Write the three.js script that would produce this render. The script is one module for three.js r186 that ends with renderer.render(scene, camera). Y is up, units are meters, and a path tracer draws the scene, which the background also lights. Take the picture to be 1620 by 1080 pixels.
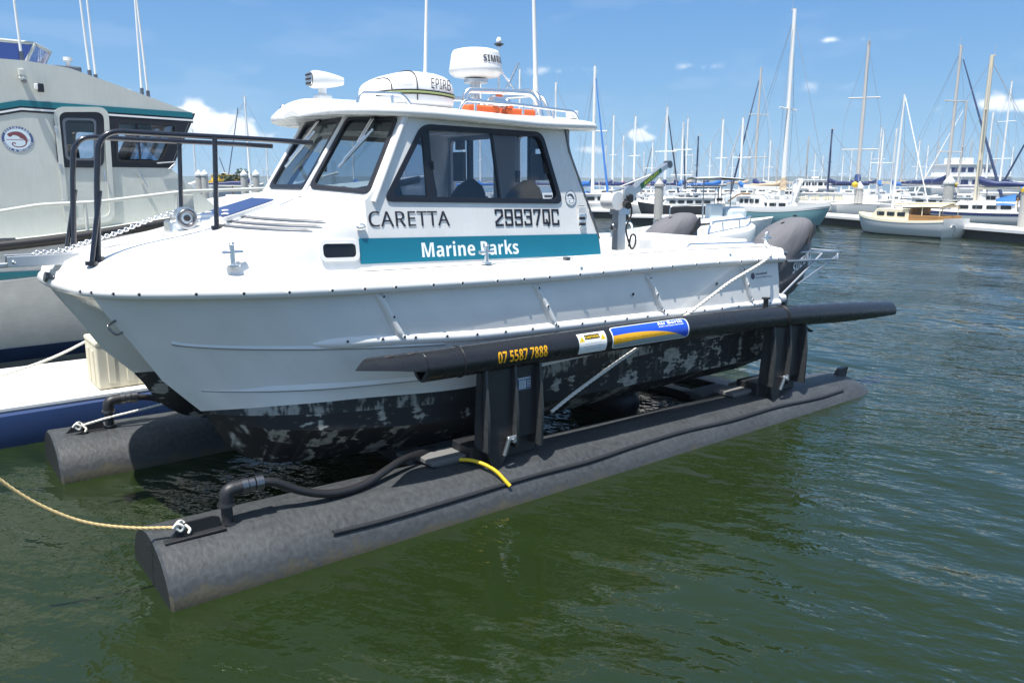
import * as THREE from 'three';
import { mergeGeometries, mergeVertices, toCreasedNormals } from 'three/addons/utils/BufferGeometryUtils.js';
import { RoundedBoxGeometry } from 'three/addons/geometries/RoundedBoxGeometry.js';

/* ---------- camera, sun, exposure ---------- */
const F_PX = 1260, EYE = 2.2, PITCH = Math.atan(255 / 1260);
const scene = new THREE.Scene();
const camera = new THREE.PerspectiveCamera(2 * Math.atan(540 / F_PX) * 180 / Math.PI, 1024 / 682, 0.1, 6000);
camera.position.set(0, EYE, 0);
camera.rotation.x = -PITCH;
const renderer = new THREE.WebGLRenderer({ antialias: true });
renderer.toneMapping = THREE.LinearToneMapping;
renderer.toneMappingExposure = 1.58;
renderer.shadowMap.enabled = true;
// local frame of the berth: s runs forward along the boat, p to its port side, y up
const HEAD = Math.atan2(-0.6112, -0.7916), ORIGIN = new THREE.Vector3(-2.7774, 0, -4.9815);
const V = (s, y, p) => new THREE.Vector3(s, y, -p);
const toWorld = (v) => v.clone().applyAxisAngle(new THREE.Vector3(0, 1, 0), HEAD).add(ORIGIN);
const sunDir = V(0.32, 1, 0.12).applyAxisAngle(new THREE.Vector3(0, 1, 0), HEAD).normalize();
const sun = new THREE.DirectionalLight(new THREE.Color(1, 0.955, 0.89), 4.6);
sun.position.copy(sunDir).multiplyScalar(80).add(ORIGIN);
sun.target.position.copy(ORIGIN);
sun.castShadow = true;
Object.assign(sun.shadow.camera, { left: -60, right: 60, top: 60, bottom: -60, near: 1, far: 220 });
sun.shadow.mapSize.set(4096, 4096);
scene.add(sun, sun.target);
scene.fog = new THREE.FogExp2(0xd4e3f0, 0.0005);

/* ---------- noise ---------- */
function rng(seed) { let a = seed >>> 0; return () => { a = (a + 0x6D2B79F5) | 0; let t = Math.imul(a ^ (a >>> 15), 1 | a); t = (t + Math.imul(t ^ (t >>> 7), 61 | t)) ^ t; return ((t ^ (t >>> 14)) >>> 0) / 4294967296; }; }
const PERM = new Uint16Array(4096); { const r = rng(77); const p = Array.from({ length: 2048 }, (_, i) => i); for (let i = 2047; i > 0; i--) { const j = Math.floor(r() * (i + 1)); [p[i], p[j]] = [p[j], p[i]]; } for (let i = 0; i < 4096; i++) PERM[i] = p[i & 2047]; }
const GX = new Float32Array(2048), GY = new Float32Array(2048); for (let i = 0; i < 2048; i++) { const a = i / 2048 * Math.PI * 2 * 37; GX[i] = Math.cos(a); GY[i] = Math.sin(a); }
const fade = (t) => t * t * t * (t * (t * 6 - 15) + 10);
function perlin2(x, y, px = 2048, py = 2048, seed = 0) {          // periodic in px, py
  const xi = Math.floor(x), yi = Math.floor(y), fx = x - xi, fy = y - yi;
  const x0 = ((xi % px) + px) % px, x1 = (x0 + 1) % px, y0 = ((yi % py) + py) % py, y1 = (y0 + 1) % py;
  const h = (a, b) => PERM[(PERM[(a + seed) & 2047] + b) & 2047];
  const d = (k, dx, dy) => GX[k] * dx + GY[k] * dy, u = fade(fx), v = fade(fy);
  const a = d(h(x0, y0), fx, fy), b = d(h(x1, y0), fx - 1, fy), c = d(h(x0, y1), fx, fy - 1), e = d(h(x1, y1), fx - 1, fy - 1);
  return ((a + (b - a) * u) + ((c + (e - c) * u) - (a + (b - a) * u)) * v) * 1.5;
}
function hash3(x, y, z) { return PERM[(PERM[(PERM[x & 2047] + y) & 2047] + z) & 2047] / 1024 - 1; }
function value3(x, y, z) {
  const xi = Math.floor(x), yi = Math.floor(y), zi = Math.floor(z), u = fade(x - xi), v = fade(y - yi), w = fade(z - zi), L = THREE.MathUtils.lerp;
  const c = (a, b, d) => hash3(xi + a, yi + b, zi + d);
  return L(L(L(c(0, 0, 0), c(1, 0, 0), u), L(c(0, 1, 0), c(1, 1, 0), u), v), L(L(c(0, 0, 1), c(1, 0, 1), u), L(c(0, 1, 1), c(1, 1, 1), u), v), w);
}
const fbm3 = (x, y, z, o) => { let s = 0, a = 0.5; for (let i = 0; i < o; i++) { s += a * value3(x, y, z); x = x * 2.03 + 7.1; y = y * 2.03 + 3.3; z = z * 2.03 + 1.7; a *= 0.5; } return s; };
const fbm2 = (x, y, px, py, o, seed = 0, gain = 0.5) => { let s = 0, a = 1; for (let i = 0; i < o; i++) { s += a * perlin2(x, y, px, py, seed + i * 31); x *= 2; y *= 2; px *= 2; py *= 2; a *= gain; } return s; };
const sm = THREE.MathUtils.smoothstep, clamp = THREE.MathUtils.clamp, lerp = THREE.MathUtils.lerp;

/* ---------- sky: clear blue with small cumulus low down all round ---------- */
{
  const W = 4096, Hh = 2048, data = new Float32Array(W * Hh * 4);
  const ramp = [[-90, .10, .16, .18], [-0.01, .265, .42, .555], [0, .265, .425, .57], [3, .215, .375, .55], [7, .148, .305, .52], [12, .103, .245, .485], [20, .088, .212, .445], [40, .125, .225, .39], [90, .15, .225, .35]];
  const col = (el) => { let i = 0; while (i < ramp.length - 2 && el > ramp[i + 1][0]) i++; const t = clamp((el - ramp[i][0]) / (ramp[i + 1][0] - ramp[i][0]), 0, 1); return [1, 2, 3].map((k) => lerp(ramp[i][k], ramp[i + 1][k], t)); };
  // az in degrees to the right of the view axis, el, half width, half height, strength
  const clouds = [[-19.2, 3.4, 2.8, 1.05, .9], [-21.2, 4.2, 1.2, .75, .85], [-16.4, 2.9, 1.3, .4, .5], [8.8, 3.1, .85, .55, .95], [9.3, 2.8, .8, .4, .8], [20.6, 8.7, .8, .3, .6], [22.7, 8.6, .4, .25, .4], [33.5, 4.5, 5.2, .75, .62], [36, 6.0, 2.4, .9, .7], [31.5, 4.2, 1.6, .4, .5],
    [22, 5.9, 4.0, .55, .24], [3.5, 7.3, 3.2, .45, .3], [12.5, 7.4, 1.8, .3, .28], [18, 7.2, 1.2, .3, .2], [-9, 3.0, 3.0, .35, .35], [5.5, 2.0, 3.0, .4, .35], [14, 1.8, 4, .35, .25], [-30, 2.6, 3, .5, .4]];
  const r = rng(5);
  for (let i = 0; i < 46; i++) { const az = 40 + r() * 276, el = 2.5 + r() * 9; for (let k = 0; k < 2; k++) clouds.push([az + r() * 4 - 2, el + r() * .8, 1.2 + r() * 4, .4 + r() * 1.1, .4 + r() * .6]); }
  for (let row = 0; row < Hh; row++) {
    const el = ((row + .5) / Hh - .5) * 180, base = col(el), er = el * Math.PI / 180;
    const near = clouds.filter((c) => Math.abs(el - c[1]) < c[3] * 3 + .4);
    for (let cI = 0; cI < W; cI++) {
      const round = ((cI + .5) / W - .5) * 2 * Math.PI, x = Math.cos(round) * Math.cos(er), z = Math.sin(round) * Math.cos(er), y = Math.sin(er);
      let [R, G, B] = base;
      if (near.length && el > 0) {
        const az = Math.atan2(x, -z) * 180 / Math.PI;
        let env = 0, top = 0, tw = 1e-6;
        for (const c of near) {
          let da = az - c[0]; da -= Math.round(da / 360) * 360;
          const e = (da / c[2]) ** 2, dv = (el - c[1]) / c[3]; if (e > 6) continue;
          const q = c[4] * Math.exp(-e * 1.1 - (dv > 0 ? dv * dv * 1.1 : dv * dv * 2.4));
          env += q; top += q * dv; tw += q;
        }
        if (env > .02) {
          const n = fbm3(x * 42, y * 58, z * 42, 6), n2 = fbm3(x * 140 + 9, y * 190, z * 140, 4);
          let d = env * 1.25 + n * .85 + n2 * .28 - .34; d = sm(d, 0, .55) * clamp(env * 2.2, 0, 1);
          const t = clamp(top / tw * .5 + .55 + n * .5, 0, 1), cr = lerp(.50, .80, t), cg = lerp(.60, .81, t), cb = lerp(.72, .83, t);
          R = lerp(R, cr, d * .92); G = lerp(G, cg, d * .92); B = lerp(B, cb, d * .92);
        }
        const veil = sm(fbm3(x * 9 + 4, y * 34, z * 9, 5), .05, .5) * sm(el, .5, 4) * (1 - sm(el, 10, 22)) * .06;
        R = lerp(R, .66, veil); G = lerp(G, .70, veil); B = lerp(B, .78, veil);
      }
      const sa = Math.acos(clamp(x * sunDir.x + y * sunDir.y + z * sunDir.z, -1, 1)) * 180 / Math.PI, au = .85 * Math.exp(-sa / 13) + .16 * Math.exp(-sa / 32); R += au; G += au * .97; B += au * .90;   // bright haze round the sun
      const k = (row * W + cI) * 4; data[k] = R; data[k + 1] = G; data[k + 2] = B; data[k + 3] = 1;
    }
  }
  const t = new THREE.DataTexture(data, W, Hh, THREE.RGBAFormat, THREE.FloatType);
  t.mapping = THREE.EquirectangularReflectionMapping; t.magFilter = THREE.LinearFilter; t.minFilter = THREE.LinearFilter; t.needsUpdate = true;
  scene.background = t; scene.environment = t;
}

/* ---------- textures ---------- */
function dataTex(n, m, fn, { srgb = false, float = false, rx = 1, ry = 1 } = {}) {
  const d = float ? new Float32Array(n * m * 4) : new Uint8Array(n * m * 4);
  for (let j = 0; j < m; j++) for (let i = 0; i < n; i++) { const c = fn(i / n, j / m), k = (j * n + i) * 4; for (let q = 0; q < 3; q++) d[k + q] = float ? c[q] : clamp(Math.round(c[q] * 255), 0, 255); d[k + 3] = float ? 1 : 255; }
  const t = new THREE.DataTexture(d, n, m, THREE.RGBAFormat, float ? THREE.FloatType : THREE.UnsignedByteType);
  t.wrapS = t.wrapT = THREE.RepeatWrapping; t.magFilter = THREE.LinearFilter; t.minFilter = THREE.LinearMipmapLinearFilter; t.generateMipmaps = true;
  if (srgb) t.colorSpace = THREE.SRGBColorSpace; t.repeat.set(rx, ry); t.needsUpdate = true; return t;
}
const g3 = (v) => [v, v, v];
const toS = (c) => c <= .0031308 ? c * 12.92 : 1.055 * Math.pow(c, 1 / 2.4) - .055;
const mixc = (a, b, t) => a.map((x, i) => lerp(x, b[i], t));

const M = {};
function mat(name, c, rough = .5, metal = 0, extra = {}) {
  const m = new THREE.MeshPhysicalMaterial({ roughness: rough, metalness: metal, ...extra });
  m.color.setRGB(...c); m.name = name; M[name] = m; return m;
}
const dirtTex = dataTex(512, 512, (u, v) => { const a = fbm2(u * 4, v * 4, 4, 4, 5, 3), b = fbm2(u * 24, v * 3, 24, 3, 3, 8); const k = .965 + .03 * a - .03 * Math.max(0, b - .15); return [toS(k), toS(k * .998), toS(k * .985)]; }, { srgb: true });
const gloss = dataTex(512, 512, (u, v) => g3(clamp(.8 + .35 * fbm2(u * 6, v * 6, 6, 6, 5, 4), 0, 1)));
mat('gelcoat', [.83, .83, .82], .3, 0, { map: dirtTex, roughnessMap: gloss });
mat('hullWhite', [.80, .795, .78], .22, 0, { map: dirtTex, roughnessMap: gloss, clearcoat: .35, clearcoatRoughness: .06 });
mat('white', [.82, .82, .81], .35);
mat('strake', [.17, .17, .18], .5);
mat('blackRubber', [.018, .018, .02], .45);
mat('blackPaint', [.012, .013, .022], .22, 0, { clearcoat: .6, clearcoatRoughness: .08 });
mat('chrome', [.86, .86, .86], .27, 1);
mat('alu', [.62, .63, .64], .42, 1);
mat('darkSteel', [.22, .22, .23], .35, 1);
mat('hole', [.03, .03, .033], .6);
mat('navySeat', [.016, .02, .035], .6);
mat('interior', [.16, .165, .17], .8);
mat('interiorDark', [.03, .032, .036], .7);
mat('mullion', [.42, .44, .46], .6);
mat('beige', [.74, .66, .60], .7);
mat('hatchBlue', [.030, .055, .16], .4, 0);
mat('orange', [.75, .13, .03], .5);
mat('portGlass', [.012, .013, .016], .08);
const glass = (n, c) => mat(n, c, .02, 0, { transmission: 1, thickness: 0, ior: 1.5 });
glass('tint', [.70, .74, .79]); glass('clear', [.80, .86, .88]); glass('purple', [.42, .42, .62]);
// worn antifouling: black with scraped pale streaks running down
const foulTex = dataTex(2048, 1024, (u, v) => {
  const px = u * 24, streak = fbm2(px * 6, v * 2, 144, 2, 5, 11, .6), blob = fbm2(px * 3, v * 5, 72, 5, 5, 23, .62), big = fbm2(px * .25, v * 1, 6, 1, 3, 41), fine = fbm2(px * 14, v * 40, 336, 40, 3, 9);
  const wear = sm(blob * .62 + streak * .62 + big * .45 + fine * .2, .27, .36), scuff = sm(fine + streak * .5 + big * .4, .35, .9) * .30, vert = sm(fbm2(px * 9, v * 2, 216, 2, 3, 57), .35, .75) * .22;
  const k = clamp(Math.max(wear * (.72 + .3 * fine), scuff, vert * (.5 + big)), 0, 1);
  return mixc([.013, .014, .017], [.42, .42, .37], k).map(toS);
}, { srgb: true });
mat('antifoul', [1, 1, 1], .55, 0, { map: foulTex });
const scrapeTex = dataTex(1024, 256, (u, v) => { const a = fbm2(u * 80, v * 3, 80, 3, 4, 91, .6), b = fbm2(u * 10, v * 2, 10, 2, 4, 14), c = fbm2(u * 300, v * 8, 300, 8, 2, 15); const k = clamp(sm(a * .5 + b * .7 + c * .25, -.1, .45), 0, 1) * .9; return mixc([.018, .02, .022], [.30, .31, .28], k).map(toS); }, { srgb: true });
mat('antifoulEdge', [1, 1, 1], .6, 0, { map: scrapeTex });
// grey sun-bleached polyethylene of the lift
const plasTex = dataTex(1024, 1024, (u, v) => { const a = fbm2(u * 5, v * 5, 5, 5, 6, 21, .62), b = fbm2(u * 60, v * 60, 60, 60, 3, 4), c = fbm2(u * 3, v * 40, 3, 40, 3, 71); const k = clamp(.050 + .006 * a + .013 * b + .008 * c, .014, .4), wl = sm(v + .012 * b + .006 * c, .150, .166) * (1 - sm(v + .02 * a + .012 * b, .186, .212)) * .75; return mixc([k * .92, k * 1.01, k * 1.08], [.085, .078, .048], wl).map(toS); }, { srgb: true });
const plasBump = dataTex(512, 512, (u, v) => g3(.5 + .2 * fbm2(u * 8, v * 8, 8, 8, 5, 33) + .15 * fbm2(u * 90, v * 90, 90, 90, 2, 3)));
mat('plastic', [1, 1, 1], .52, 0, { map: plasTex, bumpMap: plasBump, bumpScale: .004 });
mat('blackPlastic', [.022, .023, .026], .42, 0, { bumpMap: plasBump, bumpScale: .002 });
mat('tubeBlack', [.017, .018, .021], .36, 0, { roughnessMap: gloss });
mat('webPlastic', [.05, .05, .052], .5, 0, { map: plasTex });
M.webPlastic.color.setRGB(.95, .95, .95);
mat('padWood', [.16, .16, .155], .8, 0, { bumpMap: plasBump, bumpScale: .003 });
// brushed, slightly streaked paint of the second vessel
const aluTex = dataTex(1024, 1024, (u, v) => { const a = fbm2(u * 3, v * 3, 3, 3, 5, 2), b = fbm2(u * 40, v * 4, 40, 4, 3, 6); const k = clamp(.93 + .05 * a + .03 * b, 0, 1); return [toS(k), toS(k), toS(k * .985)]; }, { srgb: true });
mat('greyPaint', [.61, .63, .595], .5, 0, { map: aluTex });
const hullAlu = dataTex(1024, 1024, (u, v) => { const a = fbm2(u * 4, v * 4, 4, 4, 6, 12, .6), b = fbm2(u * 6, v * 60, 6, 60, 3, 16); const k = clamp(.88 + .07 * a + .05 * b, 0, 1); return [toS(k), toS(k), toS(k)]; }, { srgb: true });
mat('hullAlu', [.60, .61, .59], .5, 0, { map: hullAlu, bumpMap: plasBump, bumpScale: .003 });
mat('teal', [.012, .16, .20], .35); mat('tealBright', [.010, .25, .36], .35);
mat('navy', [.012, .018, .06], .35);
mat('blackFrame', [.014, .016, .024], .4);
mat('dockTop', [.70, .67, .60], .8, 0, { map: dirtTex, bumpMap: plasBump, bumpScale: .003 });
mat('dockBlue', [.014, .042, .14], .5, 0, { map: aluTex });
mat('boxBeige', [.62, .58, .46], .6, 0, { map: dirtTex });
const fabTex = dataTex(512, 512, (u, v) => { const w = Math.sin(u * Math.PI * 2 * 90) * Math.sin(v * Math.PI * 2 * 90); return g3(toS(.93 + .05 * fbm2(u * 5, v * 5, 5, 5, 5, 19) + .02 * w)); }, { srgb: true });
const fabBump = dataTex(512, 512, (u, v) => g3(.5 + .3 * fbm2(u * 4, v * 4, 4, 4, 5, 29) + .05 * Math.sin(u * 565) * Math.sin(v * 565)));
mat('coverGrey', [.155, .155, .17], .85, 0, { map: fabTex, bumpMap: fabBump, bumpScale: .012 });
mat('motorGrey', [.10, .105, .12], .35);
mat('ropeWhite', [.72, .70, .64], .8); mat('ropeYellow', [.55, .42, .20], .8); mat('hoseYellow', [.75, .52, .02], .4);
mat('lens', [.85, .85, .85], .1);

/* ---------- object helpers ---------- */
const used = {};
function numbered(n) { const k = used[n] = (used[n] ?? -1) + 1; return k ? `${n}_${String(k).padStart(3, '0')}` : n; }
const plain = (g) => { let q = g.index ? g.toNonIndexed() : g; for (const k of Object.keys(q.attributes)) if (!['position', 'normal', 'uv'].includes(k)) q.deleteAttribute(k); if (!q.attributes.uv) q.setAttribute('uv', new THREE.Float32BufferAttribute(new Float32Array(q.attributes.position.count * 2), 2)); q.morphAttributes = {}; return q; };
function merge(list) { const a = [].concat(list).flat(9).filter(Boolean); return a.length === 1 ? a[0] : mergeGeometries(a.map(plain)); }
// a thing whose parts are given in berth coordinates; its origin is the base point
function thing(name, label, category, base = V(0, 0, 0), group, local = true) {
  const o = new THREE.Group(); o.name = numbered(name); o.userData = { label, category }; if (group) o.userData.group = group;
  if (local) { o.position.copy(toWorld(base)); o.rotation.y = HEAD; } else o.position.copy(base);
  o.base = base.clone(); o.local = local; scene.add(o); return o;
}
function part(name, geos, material, parent, label) {
  const m = new THREE.Mesh(merge(geos), material); m.name = name; m.castShadow = m.receiveShadow = true;
  if (parent.isGroup && parent.base) m.position.copy(parent.base).negate();
  if (label) m.userData.label = label; parent.add(m); return m;
}
const each = (name, geos, material, parent, label) => geos.map((g) => part(name, [g], material, parent, label));
function structure(name, geos, material) { const m = part(name, geos, material, scene); m.userData.kind = 'structure'; return m; }
// geometry
function box(c, sx, sy, sz, r = .01, ry = 0) { const g = r > 0 ? new RoundedBoxGeometry(sx, sy, sz, 2, Math.min(r, sx / 2.01, sy / 2.01, sz / 2.01)) : new THREE.BoxGeometry(sx, sy, sz); if (ry) g.rotateY(ry); return g.translate(c.x, c.y, c.z); }
function bar(a, b, r1, r2 = r1, n = 10) {
  const d = b.clone().sub(a), g = new THREE.CylinderGeometry(r2, r1, d.length(), n, 1);
  g.applyQuaternion(new THREE.Quaternion().setFromUnitVectors(new THREE.Vector3(0, 1, 0), d.normalize())); const c = a.clone().add(b).multiplyScalar(.5); return g.translate(c.x, c.y, c.z);
}
function tube(pts, r, { seg = 0, n = 8, closed = false, tension = .5, type = 'catmullrom' } = {}) { const c = new THREE.CatmullRomCurve3(pts, closed, type, tension); return new THREE.TubeGeometry(c, seg || pts.length * 8, r, n, closed); }
// pipe with rounded corners
function pipe(pts, r, bend = .08, n = 10) {
  const path = new THREE.CurvePath(); let prev = pts[0];
  for (let i = 1; i < pts.length; i++) {
    if (i === pts.length - 1) { path.add(new THREE.LineCurve3(prev, pts[i])); break; }
    const a = pts[i - 1].clone().sub(pts[i]), b = pts[i + 1].clone().sub(pts[i]), k = Math.min(bend, a.length() * .49, b.length() * .49);
    const A = pts[i].clone().addScaledVector(a.normalize(), k), B = pts[i].clone().addScaledVector(b.normalize(), k);
    path.add(new THREE.LineCurve3(prev, A)); path.add(new THREE.QuadraticBezierCurve3(A, pts[i].clone(), B)); prev = B;
  }
  return new THREE.TubeGeometry(path, pts.length * 14, r, n, false);
}
const ball = (c, r, sx = 1, sy = 1, sz = 1) => new THREE.SphereGeometry(r, 16, 10).scale(sx, sy, sz).translate(c.x, c.y, c.z);
const disc = (a, b, r, n = 16) => bar(a, b, r, r, n);
function mapGeo(g, fn) { const q = g.index ? g.toNonIndexed() : g, p = q.attributes.position, v = new THREE.Vector3(); for (let i = 0; i < p.count; i++) { v.fromBufferAttribute(p, i); const w = fn(v); p.setXYZ(i, w.x, w.y, w.z); } q.computeVertexNormals(); return q; }
function flipGeo(g) { const q = g.index ? g.toNonIndexed() : g.clone(); for (const k of Object.keys(q.attributes)) { const a = q.attributes[k], n = a.itemSize; for (let i = 0; i < a.count; i += 3) for (let c = 0; c < n; c++) { const t = a.array[(i + 1) * n + c]; a.array[(i + 1) * n + c] = a.array[(i + 2) * n + c]; a.array[(i + 2) * n + c] = t; } } return q; }
function mirror(g) { const q = flipGeo(g.clone()); q.scale(1, 1, -1); const n = q.attributes.normal; return q; }   // to the other side of the boat (p -> -p)
// grid of rows of points -> smooth surface; ref = a point inside (normals look away from it)
function loft(rows, { ref, crease = .7, closed = false, uvs } = {}) {
  const R = rows.length, C = rows[0].length, pos = [], uv = [], idx = [], ul = new Array(C).fill(0);
  for (let i = 0; i < R; i++) { let vl = 0; for (let j = 0; j < C; j++) { const p = rows[i][j]; if (i) ul[j] += p.distanceTo(rows[i - 1][j]); if (j) vl += p.distanceTo(rows[i][j - 1]); pos.push(p.x, p.y, p.z); if (uvs) uv.push(...uvs(p, i, j)); else uv.push(ul[j], vl); } }
  for (let i = 0; i < R - 1; i++) for (let j = 0; j < C - 1; j++) { const a = i * C + j, b = a + 1, c = a + C, d = c + 1; idx.push(a, c, b, b, c, d); }
  let g = new THREE.BufferGeometry(); g.setAttribute('position', new THREE.Float32BufferAttribute(pos, 3)); g.setAttribute('uv', new THREE.Float32BufferAttribute(uv, 2)); g.setIndex(idx); g = g.toNonIndexed();
  const p = g.attributes.position.array, keep = []; for (let t = 0; t < p.length / 9; t++) { const A = new THREE.Vector3(p[t * 9], p[t * 9 + 1], p[t * 9 + 2]), B = new THREE.Vector3(p[t * 9 + 3], p[t * 9 + 4], p[t * 9 + 5]), D = new THREE.Vector3(p[t * 9 + 6], p[t * 9 + 7], p[t * 9 + 8]); if (B.clone().sub(A).cross(D.clone().sub(A)).length() > 1e-9) keep.push(t); }
  if (keep.length * 9 < p.length) { const P = new Float32Array(keep.length * 9), U = new Float32Array(keep.length * 6); keep.forEach((t, k) => { P.set(p.subarray(t * 9, t * 9 + 9), k * 9); U.set(g.attributes.uv.array.subarray(t * 6, t * 6 + 6), k * 6); }); g = new THREE.BufferGeometry(); g.setAttribute('position', new THREE.BufferAttribute(P, 3)); g.setAttribute('uv', new THREE.BufferAttribute(U, 2)); }
  g.computeVertexNormals();
  if (ref) { let s = 0; const q = g.attributes.position, n = g.attributes.normal, v = new THREE.Vector3(), w = new THREE.Vector3(); for (let i = 0; i < q.count; i++) { v.fromBufferAttribute(q, i).sub(ref); w.fromBufferAttribute(n, i); s += Math.sign(v.dot(w)); } if (s < 0) { g = flipGeo(g); g.computeVertexNormals(); } }
  return toCreasedNormals(g, crease);
}
// flat cap of a ring of points
function cap(ring, ref) { const c = new THREE.Vector3(); ring.forEach((p) => c.add(p)); c.multiplyScalar(1 / ring.length); return loft([ring.concat([ring[0]]), new Array(ring.length + 1).fill(c)], { ref }); }
function roundPoly(pts, r, hole) {           // pts [[x,y],...]
  const s = hole ? new THREE.Path() : new THREE.Shape(), n = pts.length;
  for (let i = 0; i < n; i++) {
    const P = new THREE.Vector2(...pts[i]), A = new THREE.Vector2(...pts[(i + n - 1) % n]), B = new THREE.Vector2(...pts[(i + 1) % n]);
    const rr = Array.isArray(r) ? r[i] : r, a = A.clone().sub(P), b = B.clone().sub(P), k1 = Math.min(rr, a.length() * .48), k2 = Math.min(rr, b.length() * .48);
    const s1 = P.clone().addScaledVector(a.normalize(), k1), s2 = P.clone().addScaledVector(b.normalize(), k2);
    if (i) s.lineTo(s1.x, s1.y); else s.moveTo(s1.x, s1.y);
    s.quadraticCurveTo(P.x, P.y, s2.x, s2.y);
  }
  s.closePath(); return s;
}
function grow(pts, d) { // offset a convex polygon outwards by d (counter-clockwise or clockwise)
  let area = 0; const n = pts.length; for (let i = 0; i < n; i++) { const a = pts[i], b = pts[(i + 1) % n]; area += a[0] * b[1] - b[0] * a[1]; } const sg = area > 0 ? 1 : -1;
  return pts.map((p, i) => { const a = pts[(i + n - 1) % n], b = pts[(i + 1) % n]; const e1 = [p[0] - a[0], p[1] - a[1]], e2 = [b[0] - p[0], b[1] - p[1]], l1 = Math.hypot(...e1), l2 = Math.hypot(...e2); const n1 = [sg * e1[1] / l1, -sg * e1[0] / l1], n2 = [sg * e2[1] / l2, -sg * e2[0] / l2]; const k = d / (1 + n1[0] * n2[0] + n1[1] * n2[1]); return [p[0] + (n1[0] + n2[0]) * k, p[1] + (n1[1] + n2[1]) * k]; });
}
function slab(shape, depth, fn, seg = 8) { const g = new THREE.ExtrudeGeometry(shape, { depth, bevelEnabled: false, curveSegments: seg }); return toCreasedNormals(mapGeo(g, fn), .6); }
// print: a canvas laid on a surface given by map(u, v); u runs left to right as read
function print(name, w, h, draw, map, parent, { nu = 2, nv = 2, opaque = false, rough = .4, label } = {}) {
  const cv = document.createElement('canvas'); cv.width = w; cv.height = h; const ctx = cv.getContext('2d'); draw(ctx, w, h);
  const t = new THREE.CanvasTexture(cv); t.colorSpace = THREE.SRGBColorSpace; t.anisotropy = 8;
  const m = new THREE.MeshStandardMaterial({ map: t, roughness: rough, transparent: !opaque }); m.name = name;
  const pos = [], uv = [], idx = [];
  for (let j = 0; j <= nv; j++) for (let i = 0; i <= nu; i++) { const p = map(i / nu, j / nv); pos.push(p.x, p.y, p.z); uv.push(i / nu, j / nv); }
  for (let j = 0; j < nv; j++) for (let i = 0; i < nu; i++) { const a = j * (nu + 1) + i; idx.push(a, a + 1, a + nu + 1, a + 1, a + nu + 2, a + nu + 1); }
  const g = new THREE.BufferGeometry(); g.setAttribute('position', new THREE.Float32BufferAttribute(pos, 3)); g.setAttribute('uv', new THREE.Float32BufferAttribute(uv, 2)); g.setIndex(idx); g.computeVertexNormals();
  return part(name, [g], m, parent, label);
}
function table(rows) {                          // rows [s, ...values], s falling; cubic interpolation over s
  const n = rows.length, k = rows[0].length - 1;
  const slope = (i, c) => { if (i === 0) return (rows[1][c] - rows[0][c]) / (rows[1][0] - rows[0][0]); if (i === n - 1) return (rows[n - 1][c] - rows[n - 2][c]) / (rows[n - 1][0] - rows[n - 2][0]); const h0 = rows[i][0] - rows[i - 1][0], h1 = rows[i + 1][0] - rows[i][0], d0 = (rows[i][c] - rows[i - 1][c]) / h0, d1 = (rows[i + 1][c] - rows[i][c]) / h1; return d0 * d1 <= 0 ? 0 : 2 * d0 * d1 / (d0 + d1); };
  return (s) => { let i = 0; while (i < n - 2 && s < rows[i + 1][0]) i++; const h = rows[i + 1][0] - rows[i][0], t = clamp((s - rows[i][0]) / h, 0, 1), o = []; for (let c = 1; c <= k; c++) { const a = rows[i][c], b = rows[i + 1][c], ma = slope(i, c) * h, mb = slope(i + 1, c) * h, t2 = t * t, t3 = t2 * t; o.push((2 * t3 - 3 * t2 + 1) * a + (t3 - 2 * t2 + t) * ma + (-2 * t3 + 3 * t2) * b + (t3 - t2) * mb); } return o; };
}
// a point of the world seen at photograph pixel (u, v), d metres ahead of the camera
function at(u, v, d) { const x = (u - 810) / F_PX, y = (540 - v) / F_PX, c = Math.cos(PITCH), s = Math.sin(PITCH), up = y * c - s, fw = c + y * s; return new THREE.Vector3(x * d / fw, EYE + up * d / fw, -d); }

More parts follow.
